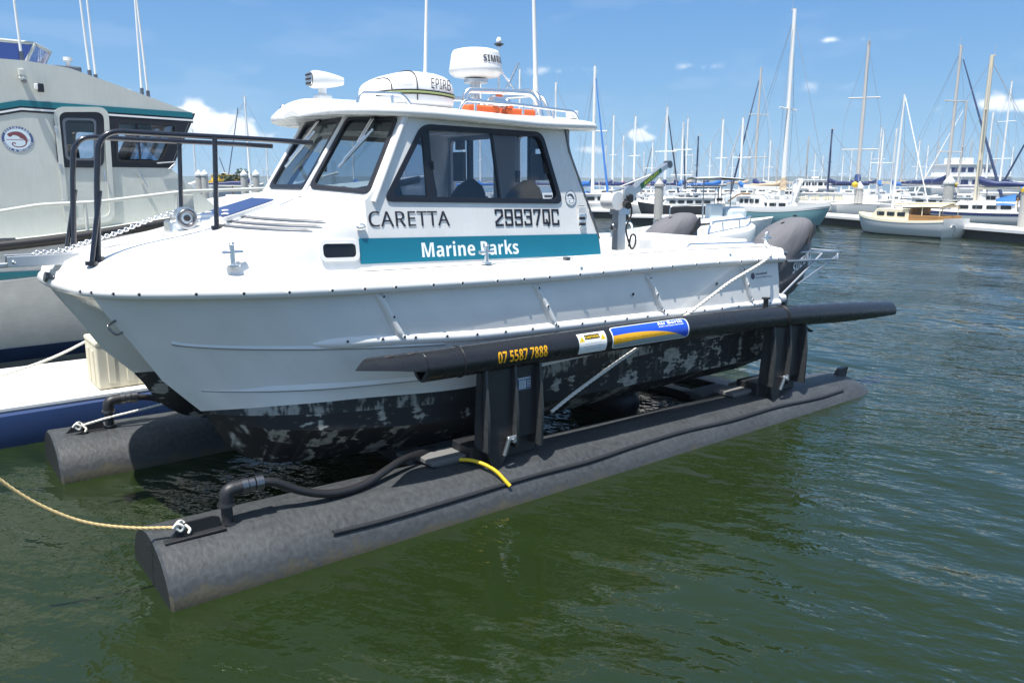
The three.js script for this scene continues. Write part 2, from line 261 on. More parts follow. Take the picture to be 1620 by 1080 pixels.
/* ---------- water ---------- */
{
  const N = 2048;
  const ripple = dataTex(N, N, (u, v) => {      // tile 9 m: wind ripples drawn out across the wind, on a slower chop
    const w = .35 * perlin2(u * 7, v * 7, 7, 7, 5), x = u + w * .012, y = v + w * .02;
    let h = 0;
    h += .50 * perlin2(x * 9, y * 20, 9, 20, 1);
    h += .30 * (1 - Math.abs(perlin2(x * 20, y * 46, 20, 46, 9)) * 1.6);
    h += .20 * perlin2(x * 52, y * 110, 52, 110, 3);
    h += .105 * perlin2(x * 128, y * 230, 128, 230, 13);
    h += .05 * perlin2(x * 300, y * 420, 300, 420, 17);
    const gust = clamp(.62 + .75 * fbm2(u * 3, v * 3, 3, 3, 3, 51), .15, 1.5);
    return g3(.5 + .5 * h * gust);
  }, { float: true });
  ripple.repeat.set(1 / 9, 1 / 9); ripple.rotation = -.42;
  const T = 1024, hgt = new Float32Array(T * T);  // tile 31 m: slower undulation as a normal map
  for (let j = 0; j < T; j++) for (let i = 0; i < T; i++) { const u = i / T, v = j / T; hgt[j * T + i] = .035 * perlin2(u * 14, v * 30, 14, 30, 61) + .018 * perlin2(u * 40, v * 70, 40, 70, 67) + .009 * perlin2(u * 95, v * 170, 95, 170, 69); }
  const swell = dataTex(T, T, (u, v) => { const i = Math.round(u * T) % T, j = Math.round(v * T) % T, e = 31 / T; const dx = (hgt[j * T + (i + 1) % T] - hgt[j * T + (i + T - 1) % T]) / (2 * e), dy = (hgt[((j + 1) % T) * T + i] - hgt[((j + T - 1) % T) * T + i]) / (2 * e); const l = Math.hypot(dx, dy, 1); return [.5 - .5 * dx / l, .5 - .5 * dy / l, .5 + .5 / l]; }, { float: true });
  swell.repeat.set(1 / 31, 1 / 31); swell.rotation = -.6;
  const m = mat('water', [.0125, .0225, .0058], .03, 0, { ior: 1.43, bumpMap: ripple, bumpScale: .058, normalMap: swell });
  m.normalScale.set(.85, .85);
  const R = 2600, pos = [], uv = [], idx = [], rings = [0, 6, 14, 30, 60, 120, 300, 900, R], S = 48;
  for (const r of rings) for (let k = 0; k <= S; k++) { const a = k / S * Math.PI * 2, x = r * Math.cos(a), z = -r * Math.sin(a); pos.push(x, 0, z); uv.push(x, -z); }
  for (let i = 0; i < rings.length - 1; i++) for (let k = 0; k < S; k++) { const a = i * (S + 1) + k, b = a + S + 1; idx.push(a, b, a + 1, a + 1, b, b + 1); }
  const g = new THREE.BufferGeometry(); g.setAttribute('position', new THREE.Float32BufferAttribute(pos, 3)); g.setAttribute('uv', new THREE.Float32BufferAttribute(uv, 2)); g.setIndex(idx); g.computeVertexNormals();
  const n = g.attributes.normal; for (let i = 0; i < n.count; i++) n.setXYZ(i, 0, 1, 0);
  structure('water', [g], m);
}

/* ---------- the white catamaran on its lift ---------- */
const boat = thing('catamaran', 'white twin hulled patrol boat with teal side band sitting on the black boat lift', 'boat', V(-3, .3, 0));
const STERN = -5.92;
{
  const N = 60, rowS = (s0, f) => s0 + (STERN - s0) * Math.pow(f, 1.45);
  const lines = (defs, ref, uvs) => { const fs = defs.map((d) => [d[0][0], table(d)]); const rows = []; for (let i = 0; i <= N; i++) rows.push(fs.map(([s0, f]) => { const s = rowS(s0, i / N), [y, p] = f(s); return V(s, y, p); })); return loft(rows, { ref, crease: .5, uvs }); };
  const G = [[0, 1.56, .60], [-.1, 1.56, .70], [-.3, 1.555, .85], [-.6, 1.545, .97], [-1, 1.535, 1.055], [-1.8, 1.515, 1.105], [-3, 1.49, 1.112], [-4.5, 1.48, 1.107], [STERN, 1.45, 1.095]];
  const G2 = [[-.08, 1.42, .605], [-.2, 1.42, .715], [-.4, 1.41, .86], [-.8, 1.39, 1.00], [-1.2, 1.37, 1.07], [-1.9, 1.34, 1.118], [-3, 1.30, 1.14], [STERN, 1.24, 1.13]];
  const M1 = [[-.19, 1.25, .62], [-.35, 1.235, .755], [-.7, 1.20, .915], [-1.2, 1.18, 1.045], [-1.8, 1.15, 1.125], [-3, 1.11, 1.155], [STERN, 1.03, 1.145]];
  const M2 = [[-.33, 1.01, .64], [-.5, .99, .75], [-.85, .97, .90], [-1.3, .95, 1.015], [-2, .93, 1.07], [-3, .92, 1.085], [STERN, .95, 1.08]];
  const B = [[-.53, .79, .67], [-.65, .80, .77], [-.9, .81, .91], [-1.3, .80, 1.005], [-2.33, .74, 1.06], [-3, .80, 1.07], [-4, .835, 1.07], [STERN, .90, 1.07]];
  const B2 = [[-.545, .77, .672], [-.66, .765, .785], [-.88, .755, .915], [-1.3, .72, 1.01], [-2.33, .655, 1.06], [-3, .70, 1.068], [-4, .735, 1.068], [STERN, .80, 1.068]];
  const C = [[-.57, .74, .68], [-.70, .705, .80], [-.88, .665, .915], [-1.3, .605, 1.015], [-2.2, .52, 1.055], [-3, .505, 1.055], [-4, .49, 1.055], [STERN, .475, 1.055]];
  const K = [[-.6, .68, .68], [-.66, .57, .68], [-.75, .47, .68], [-.86, .395, .68], [-1.02, .345, .68], [-1.46, .30, .68], [-2.28, .24, .68], [-4.4, .27, .68], [STERN, .28, .68]];
  const IT = [[.08, 1.55, 0], [-.3, 1.33, 0], [-.7, 1.15, 0], [-1.5, 1.05, 0], [STERN, 1.0, 0]];
  const IW = [[0, 1.56, .60], [-.3, 1.30, .5], [-.7, 1.10, .44], [-1.5, 1.0, .42], [STERN, .97, .41]];
  const I1 = [[-.19, 1.25, .62], [-.4, 1.12, .53], [-.7, 1.0, .46], [-1.5, .93, .43], [STERN, .94, .415]];
  const I2 = [[-.33, 1.01, .64], [-.5, .95, .56], [-.8, .88, .48], [-1.5, .86, .435], [STERN, .89, .418]];
  const IB = [[-.53, .79, .67], [-.9, .80, .50], [-1.5, .80, .44], [STERN, .85, .42]];
  const IC = [[-.585, .71, .68], [-.75, .62, .58], [-1.2, .52, .46], [-2.2, .46, .44], [STERN, .45, .43]];
  const rin = V(-3, .85, .75), both = (g) => [g, mirror(g)];
  const top = part('hull', [...both(lines([G, G2, M1, M2, B], rin)), ...both(lines([IB, I2, I1, IW], V(-3, 1.2, .8))), ...both(lines([IW, IT], V(-3, 2, .2)))], M.hullWhite, boat);
  const down = (p) => [-p.x / 6, p.y];                          // metres along, height up: wear runs straight down
  const edge = (p) => [-p.x / 6, (p.y - .6) * 2];
  part('bottom_paint', [...both(lines([B2, C], rin, (p) => [-p.x / 24 * 1.0, p.y * .95])), ...both(lines([C, K], V(-3, .6, .75), (p) => [-p.x / 24 + .37, p.z * .6])), ...both(lines([K, IC, IB], V(-3, .7, .6), (p) => [-p.x / 24 + .6, p.y * .9]))], M.antifoul, boat);
  each('worn_paint_edge', both(lines([B, B2], rin, edge)), M.antifoulEdge, boat, 'scraped pale band along the top of the black bottom paint');
  // transom
  const tr = [[0, 1.5], [1.105, 1.45], [1.12, 1.1], [1.08, .92], [1.055, .475], [.68, .28], [.43, .45], [.41, .97], [0, 1.0]].map(([p, y]) => V(STERN, y, p));
  part('transom', both(cap(tr, V(-4, 1, .4))), M.hullWhite, boat);
  // spray strakes: slim steps in the topsides
  const surf = (a, b, t) => { const fa = table(a), fb = table(b); return (s) => { const x = fa(s), y = fb(s); return [lerp(x[0], y[0], t), lerp(x[1], y[1], t)]; }; };
  const st = (rows) => loft(rows.map(([s, y, p]) => [V(s, y + .05, p - .004), V(s, y + .002, p + .009), V(s, y - .004, p + .008), V(s, y - .008, p - .006)]), { ref: V(-1.5, 1, .7), crease: .3 });
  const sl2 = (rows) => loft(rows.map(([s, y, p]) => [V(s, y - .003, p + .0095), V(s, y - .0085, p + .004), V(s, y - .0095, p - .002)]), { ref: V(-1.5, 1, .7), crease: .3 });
  const s1 = [], s2 = []; for (let i = 0; i <= 34; i++) { const s = -.36 - i * .05, q = table(M1)(s), m2 = table(M2)(s), y = lerp(1.31, 1.06, sm(s, -.3, -1.5) ? 0 : 0); const yy = 1.255 - .155 * Math.pow((-.36 - s) / 1.7, .75) - .0; const t = clamp((q[0] - yy) / (q[0] - m2[0]), -.6, 1.2); s1.push([s, yy, lerp(q[1], m2[1], t)]); }
  for (let i = 0; i <= 30; i++) { const s = -.52 - i * .05, q = table(M2)(s), m2 = table(B)(s), yy = .94 - .085 * Math.pow((-.52 - s) / 1.5, .8); const t = clamp((q[0] - yy) / (q[0] - m2[0]), -.6, 1.1); s2.push([s, yy, lerp(q[1], m2[1], t)]); }
  for (const q of [s1, s2]) { part('spray_strake', [st(q)], M.hullWhite, boat); part('strake_shade_line', [sl2(q)], M.strake, boat); }  // dark strip under each strake paints in the shadow of the step
  // rub rail on the port side and its starboard twin
  const rub = table([[-1.14, 1.197, 1.04], [-1.3, 1.19, 1.065], [-1.6, 1.178, 1.10], [-2.35, 1.13, 1.138], [-3.2, 1.106, 1.152], [-6, 1.027, 1.142]]);
  const rr = []; for (let i = 0; i <= 60; i++) { const s = -1.14 - i / 60 * 4.78, [y, p] = rub(s), k = i < 3 ? [.25, .7, .92][i] : 1; const row = []; for (let a = 0; a <= 8; a++) { const t = -Math.PI / 2 + a / 8 * Math.PI; row.push(V(s, y + .042 * k * Math.sin(t), p - .015 + .045 * k * Math.cos(t))); } rr.push(row); }
  const rg = loft(rr, { ref: V(-3, 1.1, .9) });
  part('rub_rail', [rg], M.gelcoat, boat); part('rub_rail', [mirror(rg)], M.gelcoat, boat);
  // slanting fender strips between gunwale and rub rail
  const Gt = table(G), G2t = table(G2), M1t = table(M1);
  const side = (s, y) => { const a = Gt(s), b = G2t(s), c = M1t(s); return y > b[0] ? lerp(b[1], a[1], (y - b[0]) / (a[0] - b[0])) : lerp(c[1], b[1], (y - c[0]) / (b[0] - c[0])); };
  const bolts = [];
  for (const [sa, ya, sb, yb] of [[-1.57, 1.495, -1.735, 1.165], [-2.86, 1.45, -3.03, 1.11], [-4.06, 1.435, -4.235, 1.095], [-5.33, 1.42, -5.47, 1.075]]) {
    const rows = []; for (let i = 0; i <= 10; i++) { const t = i / 10, s = lerp(sa, sb, t), y = lerp(ya, yb, t), p = side(s, y), e = (i === 0 || i === 10) ? .4 : 1; rows.push([-1, -.75, -.3, .3, .75, 1].map((k, j) => V(s + k * .034, y, p + [-.004, .018, .027, .027, .018, -.004][j] * e))); }
    part('fender_strip', [loft(rows, { ref: V(-3, 1.3, .9), crease: .9 })], M.hullWhite, boat);
    for (const t of [.08, .5, .92]) { const s = lerp(sa, sb, t), y = lerp(ya, yb, t); bolts.push([s, y, side(s, y) + .028]); }
  }
  // gunwale flange all round, with its fasteners
  const plan = [[.125, 0], [.12, .2], [.10, .42], [.06, .56], [.0, .68], [-.07, .765], [-.16, .845], [-.35, .955], [-.65, 1.055], [-1.1, 1.125], [-1.8, 1.158], [-3, 1.168], [-4.5, 1.163], [-5.96, 1.15]];
  const pc = new THREE.CatmullRomCurve3(plan.map(([s, p]) => V(s, 0, p)), false, 'centripetal');
  const yg = table([[.2, 1.56, 1.665], [-.3, 1.553, 1.655], [-1, 1.53, 1.63], [-1.8, 1.51, 1.612], [-3, 1.485, 1.60], [-4.5, 1.475, 1.59], [-5.96, 1.445, 1.56]]);
  const prof = [[-.075, -.012], [-.012, -.022], [.006, -.010], [.012, .016], [.004, .036], [-.012, .052]], ring = [], inner = [];
  const K2 = 120;
  for (let i = 0; i <= K2; i++) {
    const u = Math.pow(i / K2, 1.15), P = pc.getPointAt(u), t = pc.getTangentAt(u), n = new THREE.Vector3(-t.z, 0, t.x); if (n.z > 0 && u > .1) n.negate(); if (u <= .1 && n.x < 0) n.negate(); n.normalize();
    const [y0, y1] = yg(P.x), row = prof.map(([o, d]) => P.clone().addScaledVector(n, o).setY(y0 + d));
    for (const [o, f] of [[-.024, .75], [-.045, .93], [-.08, 1]]) row.push(P.clone().addScaledVector(n, o).setY(lerp(y0 + .052, y1, f)));
    const e = P.clone().addScaledVector(n, -.19).setY(y1 + .012); if (P.x > -.3) { e.x = Math.min(e.x, P.x - .08); } row.push(e); if (u > .62) { } ring.push(row); inner.push(e);
  }
  const gun = loft(ring, { ref: V(-3, 1.2, 0), crease: 1.0 });
  part('gunwale', both(gun), M.gelcoat, boat);
  for (const s of [.085, .04, -.04, -.155, -.40, -.665, -.925, -1.19, -1.43, -1.675, -1.925, -2.18, -2.44, -2.70, -2.97, -3.23, -3.5, -3.77, -4.05, -4.33, -4.62, -4.92, -5.22, -5.53, -5.82]) {
    let best = 0, bd = 9; for (let i = 0; i <= K2; i++) { const d = Math.abs(ring[i][3].x - s) + (s > -.1 && ring[i][3].z > -.3 ? .5 : 0); if (d < bd) { bd = d; best = i; } }
    const q = ring[best][3]; bolts.push([q.x, q.y - .002, -q.z + .001, true]);
  }
  for (let i = 0; i < 20; i++) { const s = -1.32 - i * .245, [y, p] = rub(s); if (s > STERN + .1) bolts.push([s, y + .012, p + .03]); }
  for (const [s, y, p] of bolts) { const b = part('bolt', [disc(V(s, y, p - .006), V(s, y, p + .003), .0135, 12)], M.white, boat); part('bolt_hole', [disc(V(s, y, p - .004), V(s - .001, y, p + .0042), .0085, 10)], M.hole, b); }
  // foredeck and trunk: one crowned moulding
  const tk = table([[.09, .30, .0, 2, 1.66], [.05, .44, .055, 2, 1.665], [-.1, .60, .115, 2.1, 1.665], [-.3, .775, .165, 2.2, 1.66], [-.65, .905, .235, 2.7, 1.648], [-.95, .945, .325, 3.4, 1.636], [-1.2, .96, .405, 4.4, 1.628], [-1.45, .968, .485, 6, 1.622], [-1.62, .97, .50, 7, 1.618], [-1.8, .97, .505, 7, 1.616]]);
  const dr = []; const nose = tk(.09);
  for (let i = 0; i <= 44; i++) { const s = .09 - i / 44 * 1.87, [w, h, n, y0] = tk(s); const row = []; for (let a = 0; a <= 44; a++) { const t = a / 44 * Math.PI, c = Math.cos(t), q = Math.sin(t), dy = h * Math.pow(Math.max(q, 0), 2 / n); row.push(V(s, y0 - .01 + dy, (w * Math.sign(c) * Math.pow(Math.abs(c), 2 / n)) * (1 - .135 * dy))); } dr.push(row); }
  part('foredeck', [loft(dr, { ref: V(-1, 1, 0), crease: 1.1 })], M.gelcoat, boat);
  boat.deckY = (s, p) => { const [w, h, n, y0] = tk(s); return y0 - .01 + h * Math.pow(Math.max(0, 1 - Math.pow(Math.min(1, Math.abs(p) / (w * (1 - .1 * h))), n)), 1 / n); };
  // nose of the deck under the crown
  part('deck_edge', [loft([ring.slice(0, 66).map((r) => r[8]), ring.slice(0, 66).map((r) => { const s = Math.min(r[8].x - .05, .04), [w, , , y0] = tk(Math.max(s, -1.7)); return V(s, y0 + .004, Math.min(-r[8].z * .8, w * .9)); })], { ref: V(-1, 1, 0), crease: 1 })].flatMap((g) => [g, mirror(g)]), M.gelcoat, boat);

  // aft deck: side decks, cockpit well, transom top
  const well = [[-3.55, .86], [-5.35, .86]];
  const q = (pts) => { const [a, b, c, d] = pts; return loft([[a, b], [d, c]], {}); };
  const yd = (s) => yg(s)[1] + .012;
  const sd = []; for (let i = 0; i <= 20; i++) { const s = -1.5 - i / 20 * 4.45; const pe = 1.185 - .17; sd.push([V(s, yd(s), pe), V(s, yd(s) + .012, .95), V(s, yd(s) + .012, .87), V(s, yd(s) - .02, .855)]); }
  const sideDeck = loft(sd, { ref: V(-3, 1, .9), crease: .6 });
  each('side_deck', [sideDeck, mirror(sideDeck)], M.gelcoat, boat);
  const lin = []; for (let i = 0; i <= 8; i++) { const s = -3.3 - i / 8 * 2.1; lin.push([V(s, yd(s) + .01, .87), V(s, 1.3, .855), V(s, 1.05, .84), V(s, 1.04, .8), V(s, 1.04, 0)]); }
  const liner = loft(lin, { ref: V(-4, 3, 0), crease: .6 }); part('cockpit_liner', [liner, mirror(liner)], M.gelcoat, boat);
  part('engine_well', [box(V(-5.63, 1.30, 0), .62, .57, 1.74, .03), box(V(-5.66, 1.60, 0), .5, .05, 1.5, .02)], M.gelcoat, boat);
  part('bait_locker', [box(V(-5.28, 1.42, -.38), .34, .42, .8, .03)], M.gelcoat, boat);
  part('side_locker', [box(V(-4.55, 1.50, -.72), 1.15, .34, .26, .03)], M.gelcoat, boat);
  part('switch_panel', [box(V(-5.0, 1.66, -.585), .08, .09, .012, .004)], M.interiorDark, boat);
  part('swim_step', [box(V(-6.08, 1.03, .82), .34, .09, .42, .04), box(V(-6.08, 1.03, -.82), .34, .09, .42, .04)], M.gelcoat, boat);

  // ---- cabin ----
  const wp = (y) => .97 - (y - 1.618) * .135;                         // cabin side plane
  const wallPts = [[-1.60, 1.60], [-1.60, 2.07], [-1.70, 2.16], [-1.965, 2.62], [-3.37, 2.59], [-3.395, 2.42], [-3.63, 1.80], [-3.70, 1.60]];
  const winPts = [[-1.775, 2.085], [-3.268, 2.046], [-3.125, 2.535], [-2.095, 2.552]];
  const wallMap = (t) => (v) => V(v.x, v.y, wp(v.y) - .035 + v.z + t);
  const shape = new THREE.Shape(wallPts.map(([a, b]) => new THREE.Vector2(a, b))); shape.holes.push(roundPoly(winPts, [.05, .055, .055, .05], true));
  const wallG = slab(shape, .035, wallMap(0));
  part('cabin_side', [wallG], M.gelcoat, boat); part('cabin_side', [mirror(wallG)], M.gelcoat, boat);
  for (const sgn of [1, -1]) {
    const fr = roundPoly(grow(winPts, .024), .075); fr.holes.push(roundPoly(grow(winPts, -.012), .05, true));
    let g = slab(fr, .05, wallMap(-.006)); if (sgn < 0) g = mirror(g);
    const wf = part('side_window', [g], M.blackFrame, boat);
    let gp = slab(roundPoly(grow(winPts, -.008), .05), .004, wallMap(.012)); if (sgn < 0) gp = mirror(gp);
    part('window_pane', [gp], M.tint, wf);
    const dv = (pts) => { let x = slab(new THREE.Shape(pts.map(([a, b]) => new THREE.Vector2(a, b))), .022, wallMap(.0)); return sgn < 0 ? mirror(x) : x; };
    if (sgn > 0) part('window_divider', [dv([[-2.085, 2.08], [-2.145, 2.08], [-2.145, 2.545], [-2.09, 2.545]])], M.blackFrame, wf);
    if (sgn > 0) part('window_divider', [dv([[-2.70, 2.06], [-2.718, 2.06], [-2.69, 2.54], [-2.672, 2.54]])], M.blackFrame, wf);
    part('window_latch', [dv([[-3.16, 2.25], [-3.225, 2.25], [-3.215, 2.33], [-3.15, 2.33]]), dv([[-2.13, 2.27], [-2.16, 2.27], [-2.16, 2.33], [-2.13, 2.33]])], M.blackRubber, wf);
  }
  // three raked windscreen panels
  const bil = (c, o = 0) => { const n = c[1].clone().sub(c[0]).cross(c[3].clone().sub(c[0])).normalize(); return (v) => { const u = v.x, w = v.y, P = c[0].clone().multiplyScalar((1 - u) * (1 - w)).addScaledVector(c[1], u * (1 - w)).addScaledVector(c[2], u * w).addScaledVector(c[3], (1 - u) * w); return P.addScaledVector(n, v.z + o); }; };
  const LB = V(-1.405, 2.085, .355), LT = V(-1.785, 2.66, .35), RB = V(-1.405, 2.085, -.355), RT = V(-1.785, 2.66, -.35), PB = V(-1.665, 2.06, .912), PT = V(-1.97, 2.64, .838), SB = V(-1.665, 2.06, -.912), ST = V(-1.97, 2.64, -.838);
  const panels = [[RB, LB, LT, RT, [[.07, .12], [.93, .12], [.93, .93], [.07, .93]], 'c'], [LB, PB, PT, LT, [[.065, .13], [.87, .11], [.87, .93], [.065, .93]], 'p'], [SB, RB, RT, ST, [[.13, .11], [.935, .13], [.935, .93], [.13, .93]], 's']];
  for (const [a, b, c, d, hole, id] of panels) {
    const cs = [a, b, c, d], sh = new THREE.Shape([[0, 0], [1, 0], [1, 1], [0, 1]].map((q) => new THREE.Vector2(...q)));
    sh.holes.push(roundPoly(hole, .08, true)); part('windscreen_surround', [slab(sh, .03, bil(cs, -.03))], M.gelcoat, boat);
    const f = roundPoly(grow(hole, .028), .09); f.holes.push(roundPoly(grow(hole, -.018), .07, true));
    const wf = part('windscreen', [slab(f, .03, bil(cs, -.018))], M.blackFrame, boat);
    part('windscreen_pane', [slab(roundPoly(grow(hole, -.012), .07), .004, bil(cs, -.008))], M.clear, wf);
    part('shade_band', [slab(new THREE.Shape([[hole[0][0], .80], [hole[1][0], .80], [hole[1][0], .915], [hole[0][0], .915]].map((q) => new THREE.Vector2(...q))), .002, bil(cs, -.013))], M.interiorDark, wf);
    if (id !== 's') { // wiper
      const B = bil(cs, .02), u0 = id === 'c' ? .42 : .5, up = (x, y, z = 0) => B({ x, y, z });
      const w = part('wiper', [bar(up(u0, .95), up(u0 - .02, .62, .02), .007), bar(up(u0 + .04, .95), up(u0 + .01, .62, .02), .006), bar(up(u0 + .12, .78, .01), up(u0 - .14, .34, .01), .011), bar(up(u0 + .06, .70, .02), up(u0 - .1, .42, .02), .008)], M.chrome, boat);
      part('wiper_motor', [ball(up(u0 + .02, .97, .02), .035, 1, 1.3, 1)], M.blackRubber, w);
    }
  }
  each('pillar_cap', [bar(PB, PT, .02), bar(LB, LT, .02), bar(RB, RT, .02), bar(SB, ST, .02)], M.gelcoat, boat);
  // roof moulding
  const rw = table([[-1.51, .18, .022], [-1.525, .36, .04], [-1.56, .52, .055], [-1.63, .66, .062], [-1.74, .78, .065], [-1.9, .88, .066], [-2.15, .94, .07], [-2.8, .965, .07], [-3.4, .965, .07], [-3.58, .95, .066], [-3.66, .91, .05], [-3.69, .84, .025]]);
  const ry = table([[-1.51, 2.632], [-1.65, 2.625], [-2.0, 2.612], [-2.6, 2.592], [-3.1, 2.576], [-3.69, 2.585]]);
  const rrw = []; for (const s of [-1.51, -1.517, -1.525, -1.54, -1.56, -1.59, -1.63, -1.68, -1.74, -1.81, -1.9, -2.0, -2.15, -2.3, -2.5, -2.75, -3, -3.2, -3.4, -3.5, -3.58, -3.63, -3.66, -3.68, -3.69]) {
    const [w, h] = rw(s), y = ry(s)[0], row = [];
    for (let a = 0; a <= 20; a++) { const t = a / 20 * 2 - 1; row.push(V(s, y + .012 * (1 - t * t) + .004, -t * (w - .03))); }
    const bow = (k) => .085 * (1 - k * k);
    row.push(V(s, y + .012, -w + .006), V(s, y + h * .5, -w), V(s, y + h * .86, -w + .012));
    for (let a = 0; a <= 20; a++) { const t = a / 20 * 2 - 1; row.push(V(s, y + h + bow(t) * Math.min(1, h / .06), t * (w - .04))); }
    row.push(V(s, y + h * .86, w - .012), V(s, y + h * .5, w), V(s, y + .012, w - .006), row[0].clone()); rrw.push(row);
  }
  const roofTop = (s, p) => { const [w, h] = rw(s), t = p / (w - .04); return ry(s)[0] + h + .085 * (1 - t * t); };
  part('roof', [loft(rrw, { ref: V(-2.5, 2.64, 0), crease: 1.1 }), cap(rrw[0], V(-2, 2.65, 0)), cap(rrw.at(-1), V(-2, 2.65, 0))], M.gelcoat, boat);
  // aft bulkhead, trim and interior
  const bulk = (nm, p0, p1, y0, y1, m, o = 0) => part(nm, [slab(roundPoly([[p0, y0], [p1, y0], [p1, y1], [p0, y1]], .006), .04, (v) => V(-3.43 + v.z + o, v.y, v.x))], m, boat);
  const bsh = new THREE.Shape([[-.88, 1.05], [.88, 1.05], [.84, 2.62], [-.84, 2.62]].map((q) => new THREE.Vector2(...q)));
  bsh.holes.push(roundPoly([[-.80, 1.75], [-.10, 1.75], [-.10, 2.555], [-.80, 2.555]], .06, true), roundPoly([[.22, 1.1], [.72, 1.1], [.72, 2.555], [.22, 2.555]], .05, true));
  part('aft_bulkhead', [slab(bsh, .03, (v) => V(-3.425 + v.z, v.y, v.x))], M.mullion, boat);
  bulk('bulkhead_post', -.525, -.475, 1.75, 2.56, M.blackFrame); bulk('door_post', .36, .42, 1.1, 2.56, M.blackFrame); bulk('door_column', -.10, .215, 1.3, 2.60, M.beige, .01);
  bulk('notice_board', -.68, -.575, 2.475, 2.555, M.interior, .02); bulk('notice_board', -.72, -.565, 2.19, 2.455, M.interior, .02); bulk('notice_board', .43, .545, 2.45, 2.545, M.interior, .02); bulk('notice_board', .43, .61, 2.20, 2.41, M.interior, .02); bulk('door_grip', .235, .255, 2.18, 2.28, M.blackRubber, .03);
  part('cabin_trim_rail', [pipe([V(-3.385, 2.57, .85), V(-3.405, 2.42, .865), V(-3.63, 1.84, .945), V(-3.66, 1.74, .955)], .009, .06)], M.darkSteel, boat);
  part('cabin_floor', [box(V(-2.4, 1.32, 0), 2.2, .04, 1.7, 0)], M.interiorDark, boat);
  part('dashboard', [box(V(-1.78, 1.98, 0), .34, .12, 1.6, .03), box(V(-1.75, 1.65, 0), .2, .6, 1.7, .02)], M.interior, boat);
  const helm = part('helm_console', [box(V(-1.9, 2.06, -.35), .16, .16, .5, .03)], M.interiorDark, boat);
  const wheel = part('steering_wheel', [new THREE.TorusGeometry(.15, .013, 8, 28).rotateY(Math.PI / 2).rotateZ(.35).translate(-2.03, 2.0, .38)], M.blackRubber, helm);
  const seat = (s, p, k) => { const g = part('helm_seat', [loft(Array.from({ length: 9 }, (_, i) => { const y = i / 8, row = []; for (let a = 0; a <= 20; a++) { const t = a / 20 * Math.PI * 2, e = Math.pow(Math.sin(Math.PI * (.12 + .88 * (1 - y) * .5 + .0)), .5); const w = .285 * Math.sqrt(Math.max(.02, 1 - Math.pow(y, 3.2))), d = .055 * Math.sqrt(Math.max(.05, 1 - Math.pow(y, 6))); row.push(V(s - .1 * y + d * Math.sin(t), 1.76 + .45 * y * k, p + w * Math.cos(t))); } return row; }), { ref: V(s, 1.85, p) }), box(V(s + .2, 1.7, p), .44, .12, .44, .05)], M.navySeat, boat); part('seat_pedestal', [disc(V(s + .18, 1.34, p), V(s + .18, 1.66, p), .05)], M.alu, g); };
  seat(-2.0, .34, 1.0); seat(-2.72, .36, 1.0); seat(-3.24, .42, .98);

  // ---- things on the cabin side ----
  const cp = (s, y, o = .004) => V(s, y, wp(y) + o);
  const bandC = [[-1.525, 1.668], [-3.665, 1.612], [-3.655, 1.778], [-1.528, 1.832]];
  const bandMap = (u, v) => { const s = lerp(lerp(bandC[0][0], bandC[1][0], u), lerp(bandC[3][0], bandC[2][0], u), v), y = lerp(lerp(bandC[0][1], bandC[1][1], u), lerp(bandC[3][1], bandC[2][1], u), v); return cp(s, y, .004); };
  print('side_band', 2048, 160, (c, w, h) => { c.fillStyle = '#16758d'; c.fillRect(0, 0, w, h); c.fillStyle = '#f6f8f8'; c.textBaseline = 'middle'; c.font = 'bold 118px sans-serif'; const t = 'Marine Parks', m = c.measureText(t).width, x0 = .213 * w, x1 = .612 * w; c.setTransform((x1 - x0) / m, 0, 0, 1.12, x0, h * .53); c.fillText(t, 0, 0); c.setTransform(1, 0, 0, 1, 0, 0); }, bandMap, boat, { nu: 8, nv: 2, opaque: true, label: 'teal band lettered Marine Parks' });
  const rectMap = (s0, s1, y0, y1, o = .004, dy = 0) => (u, v) => cp(lerp(s0, s1, u), lerp(y0, y1, v) + dy * u, o);
  const fit = (c, w, h, t, font, color, x = 0) => { c.font = font; c.fillStyle = color; c.textBaseline = 'alphabetic'; const m = c.measureText(t), mw = m.actualBoundingBoxRight + m.actualBoundingBoxLeft || m.width, mh = m.actualBoundingBoxAscent + (m.actualBoundingBoxDescent || 0); c.setTransform((w - x * 2) / mw, 0, 0, (h * .96) / mh, x, 0); c.fillText(t, m.actualBoundingBoxLeft || 0, m.actualBoundingBoxAscent + h * .02 * mh / h); c.setTransform(1, 0, 0, 1, 0, 0); };
  print('name_lettering', 1024, 256, (c, w, h) => { for (const d of [0, 5]) { c.save(); fit(c, w - 8, h, 'CARETTA', '200px sans-serif', '#2a2a34', d / 2); c.restore(); } }, rectMap(-1.612, -2.245, 1.90, 2.005, .004, -.012), boat);
  // registration in its block face, drawn stroke by stroke
  print('registration_number', 1024, 256, (c, w, h) => {
    const gl = { 2: [[0, .18, 0, 0], [0, 0, 1, 0], [1, 0, 1, .38], [1, .38, 0, .8], [0, .8, 0, 1], [0, 1, 1, 1]], 9: [[1, .5, 0, .5], [0, .5, 0, 0], [0, 0, 1, 0], [1, 0, 1, 1], [1, 1, 0, 1], [0, 1, 0, .82]], 3: [[0, .16, 0, 0], [0, 0, 1, 0], [1, 0, 1, 1], [.35, .46, 1, .46], [1, 1, 0, 1], [0, 1, 0, .84]], 7: [[0, .16, 0, 0], [0, 0, 1, 0], [1, 0, .35, 1]], Q: [[0, 0, 1, 0], [1, 0, 1, .92], [1, .92, 0, .92], [0, .92, 0, 0], [.5, .72, .8, 1.08]], C: [[1, .22, 1, 0], [1, 0, 0, 0], [0, 0, 0, 1], [0, 1, 1, 1], [1, 1, 1, .78]] };
    c.strokeStyle = '#24242d'; c.lineWidth = 30; c.lineCap = 'square'; c.lineJoin = 'miter'; const t = '29937QC', cw = w / 7;
